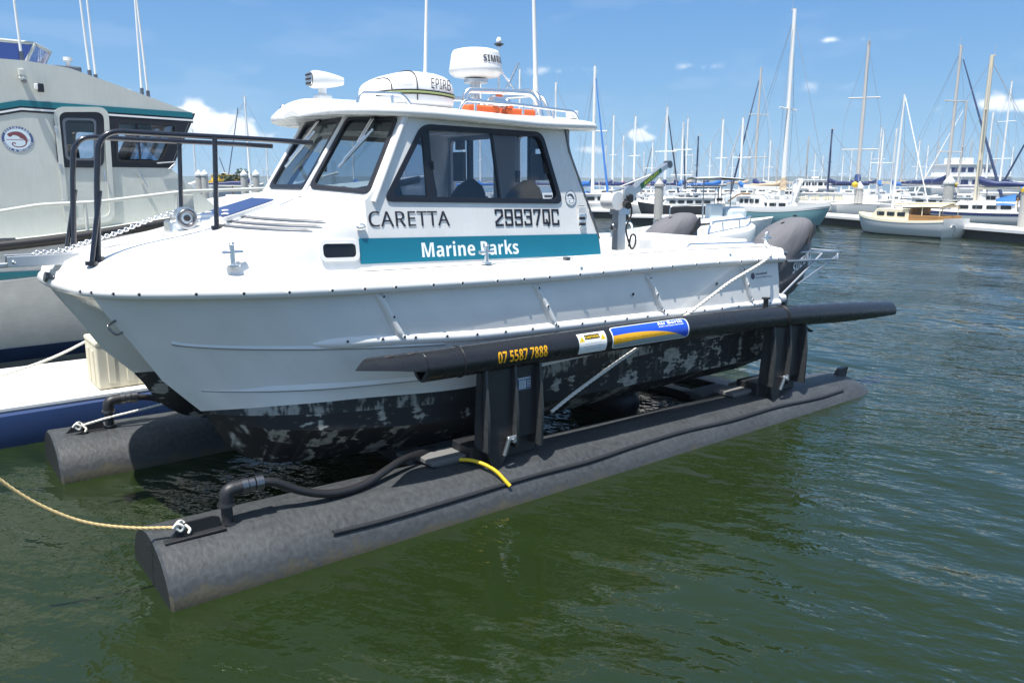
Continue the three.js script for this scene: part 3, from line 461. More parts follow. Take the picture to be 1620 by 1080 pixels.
    [...t].forEach((ch, i) => { const x0 = i * cw + 24, x1 = (i + 1) * cw - 30, y0 = 22, y1 = h - 34; for (const [a, b, d, e] of gl[ch]) { c.beginPath(); c.moveTo(lerp(x0, x1, a), lerp(y0, y1, b)); c.lineTo(lerp(x0, x1, d), lerp(y0, y1, e)); c.stroke(); } });
  }, rectMap(-2.628, -3.258, 1.862, 1.998, .004, -.012), boat);
  const badge = (mono) => (c, w, h) => {
    const ink = mono ? '#55606e' : '#4a5c86', fur = mono ? '#4a545f' : '#7d4750', R = w / 2; c.translate(R, R);
    c.fillStyle = mono ? '#eef1f2' : '#d4e2ea'; c.beginPath(); c.arc(0, 0, R * .98, 0, 7); c.fill();
    c.strokeStyle = ink; c.lineWidth = R * .17; c.beginPath(); c.arc(0, 0, R * .89, 0, 7); c.stroke();
    c.fillStyle = '#e8eef2'; c.font = `bold ${Math.round(R * .19)}px sans-serif`; c.textAlign = 'center'; c.textBaseline = 'middle';
    const arc = (t, a0, a1, flip) => [...t].forEach((ch, i) => { const a = lerp(a0, a1, i / (t.length - 1)); c.save(); c.rotate(a); c.translate(0, flip ? R * .89 : -R * .89); c.fillText(ch, 0, 0); c.restore(); });
    arc('QUEENSLAND', -.95, .95, false); arc('PARKS & WILDLIFE', 1.25, -1.25, true);
    c.strokeStyle = fur; c.lineCap = 'round'; c.lineWidth = R * .05; c.beginPath(); c.moveTo(-R * .68, R * .06); c.lineTo(R * .7, R * .06); c.stroke();
    c.fillStyle = fur; c.beginPath(); c.moveTo(-R * .62, -R * .36); c.bezierCurveTo(-R * .3, -R * .62, R * .2, -R * .72, R * .48, -R * .3); c.bezierCurveTo(R * .68, 0, R * .62, R * .3, R * .42, R * .48); c.bezierCurveTo(R * .5, R * .2, R * .5, 0, R * .2, -R * .05); c.bezierCurveTo(R * .1, -R * .2, 0, -R * .3, -R * .28, -R * .3); c.bezierCurveTo(-R * .4, -R * .1, -R * .52, -R * .1, -R * .62, -R * .36); c.fill();
    c.lineWidth = R * .08; c.beginPath(); c.moveTo(R * .48, R * .38); c.bezierCurveTo(R * .3, R * .7, -R * .3, R * .66, -R * .36, R * .4); c.bezierCurveTo(-R * .36, R * .24, -R * .16, R * .26, -R * .18, R * .36); c.stroke();
  };
  boat.badge = badge;
  print('crest', 256, 256, badge(true), rectMap(-3.325, -3.445, 1.998, 2.125, .004), boat);
  const vent = part('louvre_vent', [box(V(-3.485, 1.905, wp(1.905) + .004), .075, .185, .008, .003)], M.white, boat);
  for (let i = 0; i < 4; i++) part('louvre', [box(V(-3.485, 1.838 + i * .045, wp(1.84 + i * .045) + .010), .06, .022, .014, .004).rotateX(0)], M.chrome, vent), part('louvre_slot', [box(V(-3.485, 1.859 + i * .045, wp(1.859 + i * .045) + .0085), .062, .018, .008, 0)], M.hole, vent);
  const lamp = part('side_lamp', [ball(cp(-1.548, 1.905, .012), .032, 1.1, .75, .5)], M.chrome, boat); part('lamp_lens', [ball(cp(-1.548, 1.905, .018), .022, 1.2, .7, .6)], M.lens, lamp);
  const trunkP = (s, yy) => { const [w, h, n, y0] = tk(s); const d = clamp((yy - y0 + .01) / h, 0, .999); return w * Math.pow(1 - Math.pow(d, n), 1 / n) * (1 - .135 * (yy - y0 + .01)); };
  const pl = [[-1.275, 1.722], [-1.50, 1.715], [-1.50, 1.802], [-1.275, 1.81]], plP = (s, y) => trunkP(s, y) + .008;
  const plf = roundPoly(grow(pl, .022), .045); plf.holes.push(roundPoly(pl, .03, true));
  const port = part('port_light', [slab(plf, .018, (v) => V(v.x, v.y, plP(v.x, v.y) - .012 + v.z))], M.white, boat);
  part('port_light_pane', [slab(roundPoly(grow(pl, .004), .03), .012, (v) => V(v.x, v.y, plP(v.x, v.y) - .012 + v.z))], M.portGlass, port);
  // three slots in the trunk ahead of the windscreen
  for (const [a, b, y] of [[-.955, -1.33, 1.968], [-.90, -1.30, 1.940], [-.845, -1.235, 1.918]]) {
    const rows = []; for (let i = 0; i <= 12; i++) { const s = lerp(a, b, i / 12), f = (yy) => { const [w, h, n, y0] = tk(s); const d = clamp((yy - y0 + .01) / h, 0, .999); return w * Math.pow(1 - Math.pow(d, n), 1 / n) * (1 - .135 * (yy - y0 + .01)); }; const e = (i === 0 || i === 12) ? .2 : 1; const yy = y - .02 * (i / 12); rows.push([V(s, yy + .0055 * e, f(yy + .0055) + .0035), V(s, yy, f(yy) + .0055), V(s, yy - .0055 * e, f(yy - .0055) + .0035)]); }
    part('vent_slot', [loft(rows, { ref: V(-1, 1.7, 0) })], M.strake, boat);
  }
  // cleats
  const cleat = (s, p, y) => part('cleat', [disc(V(s, y, p), V(s, y + .012, p), .045), disc(V(s, y, p), V(s, y + .13, p), .017), bar(V(s + .062, y + .085, p), V(s - .062, y + .085, p), .0125), ball(V(s, y + .135, p), .02, 1, .6, 1)], M.chrome, boat);
  cleat(-.72, .915, 1.70); cleat(-2.475, 1.04, 1.615); cleat(-5.83, 1.02, 1.57);
  part('deck_filler', [disc(V(-3.22, 1.605, 1.06), V(-3.22, 1.622, 1.06), .03)], M.darkSteel, boat);
  for (const s of [-3.25, -5.05]) part('drain', [disc(V(s, 1.545, 1.19), V(s, 1.545, 1.2), .014)], M.chrome, boat);
  for (const s of [-3.87, -4.95]) { const p = side(s, 1.29), o = part('hull_outlet', [disc(V(s, 1.29, p - .01), V(s, 1.29, p + .012), .022)], M.chrome, boat); part('outlet_hole', [disc(V(s, 1.29, p), V(s, 1.29, p + .0135), .013)], M.hole, o); }
  print('safety_decal', 512, 64, (c, w, h) => { c.fillStyle = '#6a6a6a'; c.font = '34px sans-serif'; c.fillText('TOW  EYE  FUEL', 20, 44); }, (u, v) => V(lerp(-3.97, -4.3, u), 1.618 + .002 * v, lerp(1.06, 1.01, v)), boat);
  print('stern_decal', 512, 128, (c, w, h) => { c.fillStyle = '#4a4058'; c.beginPath(); c.ellipse(60, 64, 40, 46, 0, 0, 7); c.fill(); c.fillStyle = '#6b6274'; c.font = 'bold 44px sans-serif'; c.fillText('Queensland', 120, 56); c.font = '34px sans-serif'; c.fillText('Parks & Wildlife Service', 120, 104); }, (u, v) => { const s = lerp(-5.46, -5.83, u), y = lerp(1.275, 1.36, v); return V(s, y, side(s, y) + .004); }, boat);
  part('bow_eye', [pipe([V(-.11, 1.40, .62), V(-.05, 1.38, .66), V(-.09, 1.325, .68), V(-.13, 1.335, .66)], .007, .02)], M.darkSteel, boat);

  // ---- foredeck gear ----
  const dY = boat.deckY, blk = M.blackPaint;
  for (const sg of [1, -1]) {
    const p = .39 * sg, pr = part('pulpit_rail', [pipe([V(-.10, dY(-.1, .39), p), V(-.135, 2.2, p), V(-.17, 2.485, p), V(-.5, 2.475, p), V(-1.0, 2.466, p * .98), V(-1.50, 2.452, p * .93)], .0175, .13)], blk, boat, sg > 0 ? 'near side pulpit rail' : 'far side pulpit rail');
    part('stanchion', [bar(V(-.805, dY(-.805, .39) - .01, p), V(-.835, 2.47, p), .0155)], blk, pr);
    part('stay', [bar(V(-.055, dY(-.055, .43) - .01, p + .035 * sg), V(-.145, 2.14, p), .015)], blk, pr);
    for (const [s, q] of [[-.10, p], [-.805, p], [-.055, p + .035 * sg]]) part('rail_foot', [disc(V(s, dY(s, Math.abs(q)) - .01, q), V(s, dY(s, Math.abs(q)) + .012, q), .034)], blk, pr);
  }
  const hy = 2.015, hatch = part('deck_hatch', [slab(roundPoly([[-.87, -.30], [-1.29, -.27], [-1.29, .27], [-.87, .30]], .06), .035, (v) => V(v.x, dY(v.x, 0) - .012 + v.z, v.y))], M.gelcoat, boat);
  part('solar_panel', [slab(roundPoly([[-.895, -.27], [-1.265, -.245], [-1.265, .245], [-.895, .27]], .05), .008, (v) => V(v.x, dY(v.x, 0) + .022 + v.z, v.y))], M.hatchBlue, hatch);
  for (const [s, p] of [[-.93, .2], [-.93, -.16], [-.99, .02]]) part('hatch_catch', [ball(V(s, dY(s, 0) + .033, p), .02, 1.4, .4, 1)], M.white, hatch);
  const wl = part('anchor_windlass', [disc(V(-.70, 1.955, .04), V(-.70, 1.955, .13), .072, 24), disc(V(-.70, 1.955, -.1), V(-.70, 1.955, .04), .05), box(V(-.70, 1.89, .0), .2, .1, .16, .02), box(V(-.86, 1.93, .02), .18, .09, .12, .04)], M.chrome, boat);
  part('gypsy_ring', [new THREE.TorusGeometry(.05, .012, 8, 24).translate(-.70, 1.955, -.132)], M.darkSteel, wl); part('gypsy_hub', [disc(V(-.70, 1.955, .13), V(-.70, 1.955, .14), .02)], M.hole, wl);
  const chainPts = new THREE.CatmullRomCurve3([V(-.70, 2.0, .0), V(-.5, 1.945, 0), V(-.3, 1.87, 0), V(-.1, 1.815, 0), V(.02, 1.775, 0), V(.2, 1.765, 0)]), links = [];
  for (let i = 0; i < 46; i++) { const P = chainPts.getPointAt(i / 46), t = chainPts.getTangentAt(i / 46); const g = new THREE.TorusGeometry(.0115, .0036, 5, 10).scale(1.35, 1, 1); if (i % 2) g.rotateX(Math.PI / 2); g.applyQuaternion(new THREE.Quaternion().setFromUnitVectors(new THREE.Vector3(1, 0, 0), t)); links.push(g.translate(P.x, P.y, P.z)); }
  part('anchor_chain', links, M.chrome, boat);
  const sp = part('anchor_bowsprit', [box(V(.12, 1.725, .07), .42, .062, .012, .003), box(V(.12, 1.725, -.07), .42, .062, .012, .003), box(V(.10, 1.696, 0), .44, .008, .15, 0), box(V(-.02, 1.70, 0), .16, .05, .14, .01)], M.alu, boat);
  part('bow_roller', [disc(V(.30, 1.722, -.06), V(.30, 1.722, .06), .03)], M.blackRubber, sp); part('anchor_shank', [box(V(.33, 1.70, 0), .20, .03, .03, .008)], M.alu, sp); part('shackle', [ball(V(.30, 1.722, .075), .012)], M.chrome, sp);
  part('bow_fitting', [disc(V(.10, 1.60, -.06), V(.14, 1.61, -.06), .032), box(V(.09, 1.61, .02), .07, .035, .12, .01)], M.darkSteel, boat);
  part('rope_locker_lid', [slab(roundPoly([[-.18, -.14], [-.55, -.17], [-.55, .17], [-.18, .14]], .05), .012, (v) => V(v.x, dY(v.x, 0) - .004 + v.z, v.y + .02))], M.gelcoat, boat);

  // ---- roof gear ----
  const RT2 = roofTop;
  const sl = part('search_light', [loft(Array.from({ length: 9 }, (_, i) => { const t = i / 8, s = -1.665 - t * .255, k = t < .12 ? .8 + t : (1 - .55 * Math.pow(t, 2.2)); const row = []; for (let a = 0; a <= 20; a++) { const an = a / 20 * Math.PI * 2, cx = Math.cos(an), sy = Math.sin(an), q = 3; const rr = Math.pow(Math.pow(Math.abs(cx), q) + Math.pow(Math.abs(sy), q), -1 / q); row.push(V(s, 2.915 + .062 * k * rr * sy, .0 + .075 * k * rr * cx)); } return row; }), { ref: V(-1.75, 2.915, 0), crease: .8 }), box(V(-1.76, 2.76, 0), .11, .10, .10, .015), disc(V(-1.76, 2.80, 0), V(-1.76, 2.87, 0), .03)], M.white, boat);
  part('light_face', [slab(roundPoly([[-.05, -.042], [.05, -.042], [.05, .042], [-.05, .042]], .02), .006, (v) => V(-1.661 + v.z, 2.915 + v.y, v.x))], M.chrome, sl); for (let i = 0; i < 3; i++) part('light_bar', [box(V(-1.653, 2.885 + i * .03, 0), .004, .012, .084, 0)], M.hole, sl);
  // hard cased raft with EPIRB lettering, ribbed lid and a green-black seam
  const rc = table([[-2.10, .12, .07], [-2.12, .20, .10], [-2.16, .25, .13], [-2.25, .27, .17], [-2.4, .28, .20], [-2.58, .28, .195], [-2.68, .265, .165], [-2.72, .22, .12], [-2.735, .15, .09]]);
  const raftS = [-2.10, -2.107, -2.12, -2.138, -2.16, -2.2, -2.25, -2.32, -2.4, -2.5, -2.58, -2.64, -2.68, -2.705, -2.72, -2.735]; const pr0 = .06;
  const raftSec = (s, an) => { const [w, h] = rc(s), cx = Math.cos(an), sy = Math.sin(an), q = 4, rr = Math.pow(Math.pow(Math.abs(cx), q) + Math.pow(Math.abs(sy), q), -1 / q), cy = 2.735 + .055 + .02; return V(s, cy + (sy > 0 ? h : .075) * rr * sy, pr0 + w * rr * cx); };
  const raft = part('life_raft_case', [loft(raftS.map((s) => Array.from({ length: 37 }, (_, a) => raftSec(s, a / 36 * Math.PI * 2))), { ref: V(-2.35, 2.83, pr0), crease: .9 }), cap(Array.from({ length: 36 }, (_, a) => raftSec(-2.10, a / 36 * Math.PI * 2)), V(-2.3, 2.83, 0)), cap(Array.from({ length: 36 }, (_, a) => raftSec(-2.735, a / 36 * Math.PI * 2)), V(-2.3, 2.83, 0))], M.white, boat);
  mat('seamGreen', [.30, .36, .16], .5);
  const seam = (dy, r) => tube(raftS.map((s) => { const [w, h] = rc(s); return V(s, 2.825 + .02 * Math.sin((s + 2.10) / -.635 * Math.PI) + dy, pr0 + w * 1.0 + .004); }), r);
  part('case_seam', [seam(0, .008)], M.seamGreen, raft); part('case_seam_edge', [seam(.013, .005), seam(-.013, .005)], M.blackRubber, raft);
  for (const s of [-2.16, -2.36]) part('case_strap', [tube(Array.from({ length: 12 }, (_, a) => raftSec(s, -.35 + a / 11 * (Math.PI * .6)).add(V(0, .002, .003))), .004)], M.blackRubber, raft);
  print('epirb_lettering', 256, 128, (c, w, h) => fit(c, w, h, 'EPIRB', '100px sans-serif', '#33343c'), (u, v) => { const s = lerp(-2.48, -2.66, u), y = lerp(2.875, 2.955, v), w = rc(s)[0]; return V(s, y - .01 * u, pr0 + w * lerp(1.005, .985, v) + .006); }, raft);
  print('maker_lettering', 256, 48, (c, w, h) => fit(c, w, h, 'RFD SEASAVA', '40px sans-serif', '#9aa0a8'), (u, v) => { const s = lerp(-2.20, -2.32, u), y = lerp(2.87, 2.89, v), w = rc(s)[0]; return V(s, y + .012 * u, pr0 + w * 1.0 + .006); }, raft);
  // radar on its post
  const rs = -3.13, rad = part('radar_dome', [new THREE.LatheGeometry([[.0, 3.03], [.11, 3.03], [.185, 3.04], [.212, 3.058], [.223, 3.08], [.219, 3.10], [.200, 3.215], [.185, 3.24], [.14, 3.252], [0, 3.257]].map((q) => new THREE.Vector2(...q)), 40).translate(rs, 0, 0)], M.white, boat);
  print('radar_lettering', 512, 128, (c, w, h) => fit(c, w, h, 'SIMRAD', 'bold 100px sans-serif', '#3c3e46'), (u, v) => { const a = lerp(1.25, 2.5, u), y = lerp(3.135, 3.19, v), r = lerp(.2135, .2045, v) + .004; return V(rs + r * Math.cos(a), y, r * Math.sin(a)); }, rad, { nu: 24, nv: 1 });
  part('radar_post', [disc(V(rs, 2.72, 0), V(rs, 3.02, 0), .035), disc(V(rs, 2.99, 0), V(rs, 3.016, 0), .10), box(V(rs + .01, 2.93, 0), .06, .12, .06, .005)], M.alu, boat);
  part('equipment_arch', [pipe([V(-2.78, 2.79, .34), V(-2.80, 2.885, .34), V(-3.46, 2.90, .36), V(-3.52, 2.70, .40)], .022, .09), pipe([V(-2.78, 2.79, -.34), V(-2.80, 2.885, -.34), V(-3.46, 2.90, -.36), V(-3.52, 2.70, -.40)], .022, .09), pipe([V(-3.50, 2.69, .42), V(-3.50, 2.92, .36), V(-3.50, 2.95, 0), V(-3.50, 2.92, -.36), V(-3.50, 2.69, -.42)], .018, .12), pipe([V(-3.62, 2.66, .42), V(-3.60, 2.90, .30), V(-3.6, 2.92, -.30), V(-3.62, 2.66, -.42)], .016, .1)], M.chrome, boat);
  const mast = part('navigation_mast', [disc(V(-3.37, 2.72, 0), V(-3.37, 3.30, 0), .012), bar(V(-3.36, 3.12, .02), V(-3.55, 2.93, .02), .008), bar(V(-3.42, 2.92, .0), V(-3.54, 3.18, .05), .01)], M.chrome, boat);
  part('masthead_collar', [new THREE.ConeGeometry(.045, .03, 16).rotateX(Math.PI).translate(-3.37, 3.305, 0)], M.interiorDark, mast); part('masthead_light', [ball(V(-3.37, 3.345, 0), .028, .8, 1.1, .8)], M.lens, mast);
  part('orange_float', [box(V(-2.82, 2.73, .50), .30, .06, .1, .02), box(V(-3.18, 2.72, .50), .30, .06, .1, .02)], M.orange, boat); part('epirb_beacon', [box(V(-3.28, 2.83, .12), .05, .14, .06, .015), box(V(-3.37, 2.80, .14), .06, .07, .06, .015)], M.orange, boat);
  part('horn', [disc(V(-2.90, 2.79, .53), V(-3.02, 2.79, .53), .04), ball(V(-3.05, 2.79, .53), .034)], M.chrome, boat);
  part('deck_light', [box(V(-3.56, RT2(-3.56, .72) + .03, .72), .09, .06, .06, .01)], M.white, boat);
  const whip = (base, top, r, nm, l) => { const w = part('whip_antenna', [bar(base, base.clone().lerp(top, .12), r * 1.5, r * 1.25), bar(base.clone().lerp(top, .12), base.clone().lerp(top, .5), r * 1.1, r * .8), bar(base.clone().lerp(top, .5), top, r * .8, r * .5)], M.white, boat, l); part('antenna_base', [disc(base.clone().add(V(0, -.06, 0)), base.clone().add(V(0, .02, 0)), r * 2.2)], M.chrome, w); };
  whip(V(-2.66, 2.80, -.05), V(-2.76, 4.9, -.05), .013); whip(V(-3.55, 2.78, .28), V(-3.47, 4.9, .28), .018);
  whip(V(-3.50, 2.72, -.45), V(-3.50, 3.35, -.45), .007);
  const rail = (pts, feet) => { const r = part('roof_rail', [pipe(pts, .012, .07)], M.chrome, boat); for (const f of feet) part('rail_post', [bar(f[0], f[1], .01)], M.chrome, r); };
  rail([V(-1.72, 2.70, .62), V(-1.74, 2.775, .62), V(-2.06, 2.785, .64), V(-2.12, 2.70, .66)], [[V(-1.98, 2.70, .635), V(-1.98, 2.785, .635)]]);
  rail([V(-2.42, 2.68, .80), V(-2.46, 2.755, .80), V(-2.9, 2.75, .82), V(-3.5, 2.725, .82), V(-3.54, 2.65, .82)], [[V(-2.56, 2.68, .8), V(-2.56, 2.755, .8)], [V(-2.98, 2.68, .82), V(-2.98, 2.75, .82)], [V(-3.28, 2.66, .82), V(-3.28, 2.735, .82)]]);
  rail([V(-1.72, 2.70, -.62), V(-1.74, 2.775, -.62), V(-2.06, 2.785, -.64), V(-2.12, 2.70, -.66)], []);
  part('bow_light', [ball(V(-1.58, 2.72, -.30), .03, 1, 1.3, 1), box(V(-1.60, 2.70, -.30), .08, .05, .06, .01)], M.chrome, boat);

  // ---- davit with its winch ----
  const dv = part('davit', [box(V(-4.34, 1.75, .5), .10, .34, .08, .01), loft([[V(-4.28, 1.9, .56), V(-4.40, 1.9, .56), V(-4.40, 1.9, .44), V(-4.28, 1.9, .44), V(-4.28, 1.9, .56)], [V(-4.27, 2.02, .545), V(-4.44, 1.98, .545), V(-4.44, 1.98, .455), V(-4.27, 2.02, .455), V(-4.27, 2.02, .545)]], { ref: V(-4.34, 1.95, .5), crease: .2 })], M.alu, boat);
  const A = V(-4.30, 1.985, .5), Bv = V(-4.96, 2.365, .5), dir = Bv.clone().sub(A).normalize(), up = new THREE.Vector3(-dir.y, dir.x, 0);
  const beam = new THREE.BoxGeometry(A.distanceTo(Bv), .070, .06); { const p = beam.attributes.position; for (let i = 0; i < p.count; i++) if (p.getX(i) > 0) { p.setY(i, p.getY(i) * .55 + .012); } beam.computeVertexNormals(); } beam.rotateZ(Math.atan2(dir.y, dir.x)); const mid = A.clone().add(Bv).multiplyScalar(.5); beam.translate(mid.x, mid.y, mid.z);
  const arm = part('davit_arm', [beam, bar(A.clone().addScaledVector(up, -.13), A.clone().lerp(Bv, .3).addScaledVector(up, -.05), .012)], M.alu, dv);
  const aq = (t, o, z) => A.clone().lerp(Bv, t).addScaledVector(up, o).add(V(0, 0, z));
  print('arm_lettering', 512, 96, (c, w, h) => { c.fillStyle = '#1d5a45'; c.fillRect(0, 0, w, h); c.fillStyle = '#c9d21e'; c.font = 'bold italic 76px sans-serif'; c.textBaseline = 'middle'; c.textAlign = 'center'; c.setTransform(1.1, 0, 0, 1, 0, 0); c.fillText('AUSTLIFT', w / 2.2, h / 2 + 3); }, (u, v) => aq(lerp(.42, .82, u), lerp(.022, -.032, v) * lerp(1, .7, u) + .004, .0325), dv);
  const winch = part('winch_drum', [disc(V(-4.27, 2.02, .54), V(-4.27, 2.02, .40), .074, 28), disc(V(-4.27, 2.02, .545), V(-4.27, 2.02, .556), .08, 28)], M.white, dv); part('winch_motor', [bar(V(-4.36, 2.0, .55), V(-4.31, 1.98, .64), .032), box(V(-4.39, 2.04, .57), .08, .08, .05, .02)], M.blackRubber, dv); part('gear_plate', [disc(V(-4.40, 2.08, .55), V(-4.40, 2.08, .575), .075, 24)], M.alu, dv);
  part('hoist_wire', [bar(V(-4.33, 2.14, .5), aq(.98, .05, 0), .006)], M.ropeWhite, dv); part('sheave', [disc(aq(.99, .02, -.03), aq(.99, .02, .03), .035)], M.darkSteel, dv);
  part('control_cable', [tube([V(-4.33, 1.97, .66), V(-4.35, 1.9, .64), V(-4.31, 1.78, .62), V(-4.34, 1.66, .63), V(-4.36, 1.60, .65), V(-4.40, 1.64, .65), V(-4.41, 1.71, .64), V(-4.37, 1.72, .63), V(-4.35, 1.62, .62)], .008)], M.blackRubber, dv); part('clamp_knob', [ball(V(-4.25, 1.79, .52), .03, 1, 1.2, 1)], M.darkSteel, dv);

  // ---- stern rails ----
  part('grab_rail', [pipe([V(-4.55, 1.66, -.72), V(-4.58, 1.735, -.72), V(-4.95, 1.735, -.72), V(-4.98, 1.66, -.72)], .012, .05)], M.chrome, boat);
  part('grab_rail', [pipe([V(-5.12, 1.62, -.38), V(-5.14, 1.76, -.38), V(-5.42, 1.76, -.38), V(-5.44, 1.62, -.38)], .012, .05)], M.chrome, boat);
  part('side_rail', [pipe([V(-4.75, 1.60, .93), V(-4.8, 1.635, .93), V(-5.75, 1.605, .93), V(-5.8, 1.57, .93)], .011, .04)], M.chrome, boat);
  part('swim_rail', [pipe([V(-5.92, 1.50, .95), V(-7.28, 1.44, .95), V(-7.28, 1.44, .28), V(-6.0, 1.50, .28)], .014, .05), pipe([V(-6.25, 1.40, .98), V(-7.2, 1.365, .98), V(-7.22, 1.43, .96)], .012, .04), bar(V(-6.1, 1.02, .99), V(-6.9, 1.44, .97), .013), bar(V(-6.45, 1.15, .99), V(-7.2, 1.40, .97), .011)], M.alu, boat);
  // ---- outboard motors ----
  const motor = (p0, nm) => {
    const e = part('outboard_motor', [loft([[1.00, -6.30, -6.55, .06], [.86, -6.26, -6.52, .055], [.70, -6.30, -6.50, .045], [.55, -6.28, -6.62, .03], [.40, -6.33, -6.60, .026]].map(([y, a, b, w]) => Array.from({ length: 17 }, (_, k) => { const t = k / 16 * Math.PI * 2; return V((a + b) / 2 + (a - b) / 2 * Math.cos(t), y, p0 + w * Math.sin(t)); })), { ref: V(-6.42, .8, p0) }), loft([-6.16, -6.2, -6.3, -6.5, -6.62, -6.68].map((s, i) => Array.from({ length: 15 }, (_, k) => { const t = k / 14 * Math.PI * 2, r = [.01, .035, .05, .05, .042, .03][i]; return V(s, .55 + r * Math.sin(t), p0 + r * Math.cos(t)); })), { ref: V(-6.4, .55, p0) }), box(V(-6.45, .74, p0), .38, .02, .16, .005), loft([[-6.26, .40], [-6.55, .40]].map(([s]) => [V(s, .56, p0 + .012), V(s - .03, .36, p0), V(s, .56, p0 - .012)]), { ref: V(-6.4, .5, p0) }), box(V(-6.18, 1.22, p0), .36, .34, .2, .04), box(V(-6.0, 1.3, p0), .14, .4, .22, .03)], M.blackPaint, boat);
    const piv = V(-6.15, 1.25, p0), th = -.26; e.rotation.z = th; e.position.add(piv).sub(piv.clone().applyAxisAngle(new THREE.Vector3(0, 0, 1), th)).add(V(-.03, -.11, 0));
    const cowl = [[1.06, -6.22, -6.62, .11], [1.14, -6.17, -6.74, .155], [1.25, -6.14, -6.84, .185], [1.40, -6.13, -6.92, .20], [1.52, -6.13, -6.95, .205], [1.58, -6.16, -6.93, .19]];
    const ov = (a, b, w, y, tilt) => Array.from({ length: 29 }, (_, k) => { const t = k / 28 * Math.PI * 2, q = 2.7, c = Math.cos(t), s = Math.sin(t), r = Math.pow(Math.pow(Math.abs(c), q) + Math.pow(Math.abs(s), q), -1 / q); const x = (a + b) / 2 + (a - b) / 2 * r * c; return V(x, y + tilt * (x + 6.5), p0 + w * r * s); });
    part('cowl', [loft(cowl.map(([y, a, b, w], i) => ov(a, b, w, y, i < 2 ? 0 : -.08 * (i - 1))), { ref: V(-6.5, 1.3, p0), crease: .9 })], M.motorGrey, e);
    const cov = [[1.47, -6.08, -6.93, .208], [1.50, -6.08, -6.97, .218], [1.58, -6.10, -6.97, .215], [1.66, -6.14, -6.95, .20], [1.72, -6.22, -6.90, .175], [1.76, -6.33, -6.83, .13], [1.775, -6.45, -6.72, .07], [1.778, -6.56, -6.62, .015]];
    part('motor_cover', [loft(cov.map(([y, a, b, w], i) => ov(a, b, w, y, Math.min(-.04, -.30 + i * .055))), { ref: V(-6.5, 1.5, p0), crease: 1 })], M.coverGrey, e, 'grey fabric cover over the motor head');
    part('cover_slot', [slab(roundPoly([[-6.62, 1.55], [-6.9, 1.60], [-6.94, 1.70], [-6.78, 1.68]], .03), .006, (v) => V(v.x, v.y, p0 + .238 - (v.y - 1.55) * .12 - Math.max(0, -6.75 - v.x) * .38 + v.z))], M.hole, e);
    print('cowl_lettering', 512, 128, (c, w, h) => { c.fillStyle = '#e9ecef'; c.font = 'italic bold 110px sans-serif'; c.textBaseline = 'middle'; c.setTransform(.98, 0, -.15, 1, 24, 0); c.fillText('SUZUKI', 6, 64); }, (u, v) => { const s = lerp(-6.36, -6.84, u), y = lerp(1.28, 1.43, v) + .085 * u; const w = .192 * Math.pow(1 - Math.pow(Math.min(.98, Math.abs(s + 6.53) / .405), 2.7), 1 / 2.7); return V(s, y, p0 + w + .024); }, e, { nu: 14, nv: 2 });
    const pr = part('propeller', [disc(V(-6.66, .55, p0), V(-6.80, .55, p0), .038)], M.alu, e);
    for (let b = 0; b < 3; b++) { const g = loft(Array.from({ length: 6 }, (_, i) => { const r = .03 + i / 5 * .12; return Array.from({ length: 6 }, (_, j) => { const a = (j / 5 - .5) * 1.0 * Math.sin((i + 1.2) / 6.2 * Math.PI * .9) * 1.1; return new THREE.Vector3((j / 5 - .5) * .07, r * Math.cos(a), r * Math.sin(a)); }); }), {}); g.rotateX(b * Math.PI * 2 / 3 + .5); part('blade', [g.translate(-6.73, .55, -p0)], M.darkSteel, pr); }
  };
  motor(.76); motor(-.76);
  // the boat lies a touch askew at the bow: its starboard stem stands slightly ahead of the port one
  const hullish = new Set(['hull', 'bottom_paint', 'worn_paint_edge', 'spray_strake', 'strake_shade_line', 'bow_eye']), deckish = new Set(['gunwale', 'foredeck', 'deck_edge', 'bolt', 'bow_fitting']);
  for (const m of boat.children) if (hullish.has(m.name) || deckish.has(m.name)) m.traverse((k) => {
    const q = k.geometry.attributes.position; for (let i = 0; i < q.count; i++) { const s = q.getX(i), p = -q.getZ(i), w = sm(s, -2.2, -.1); q.setX(i, s + w * ((hullish.has(m.name) ? .04 : -.012) - .047 * clamp(p / .65, -1.2, 1.2))); }
  });
}

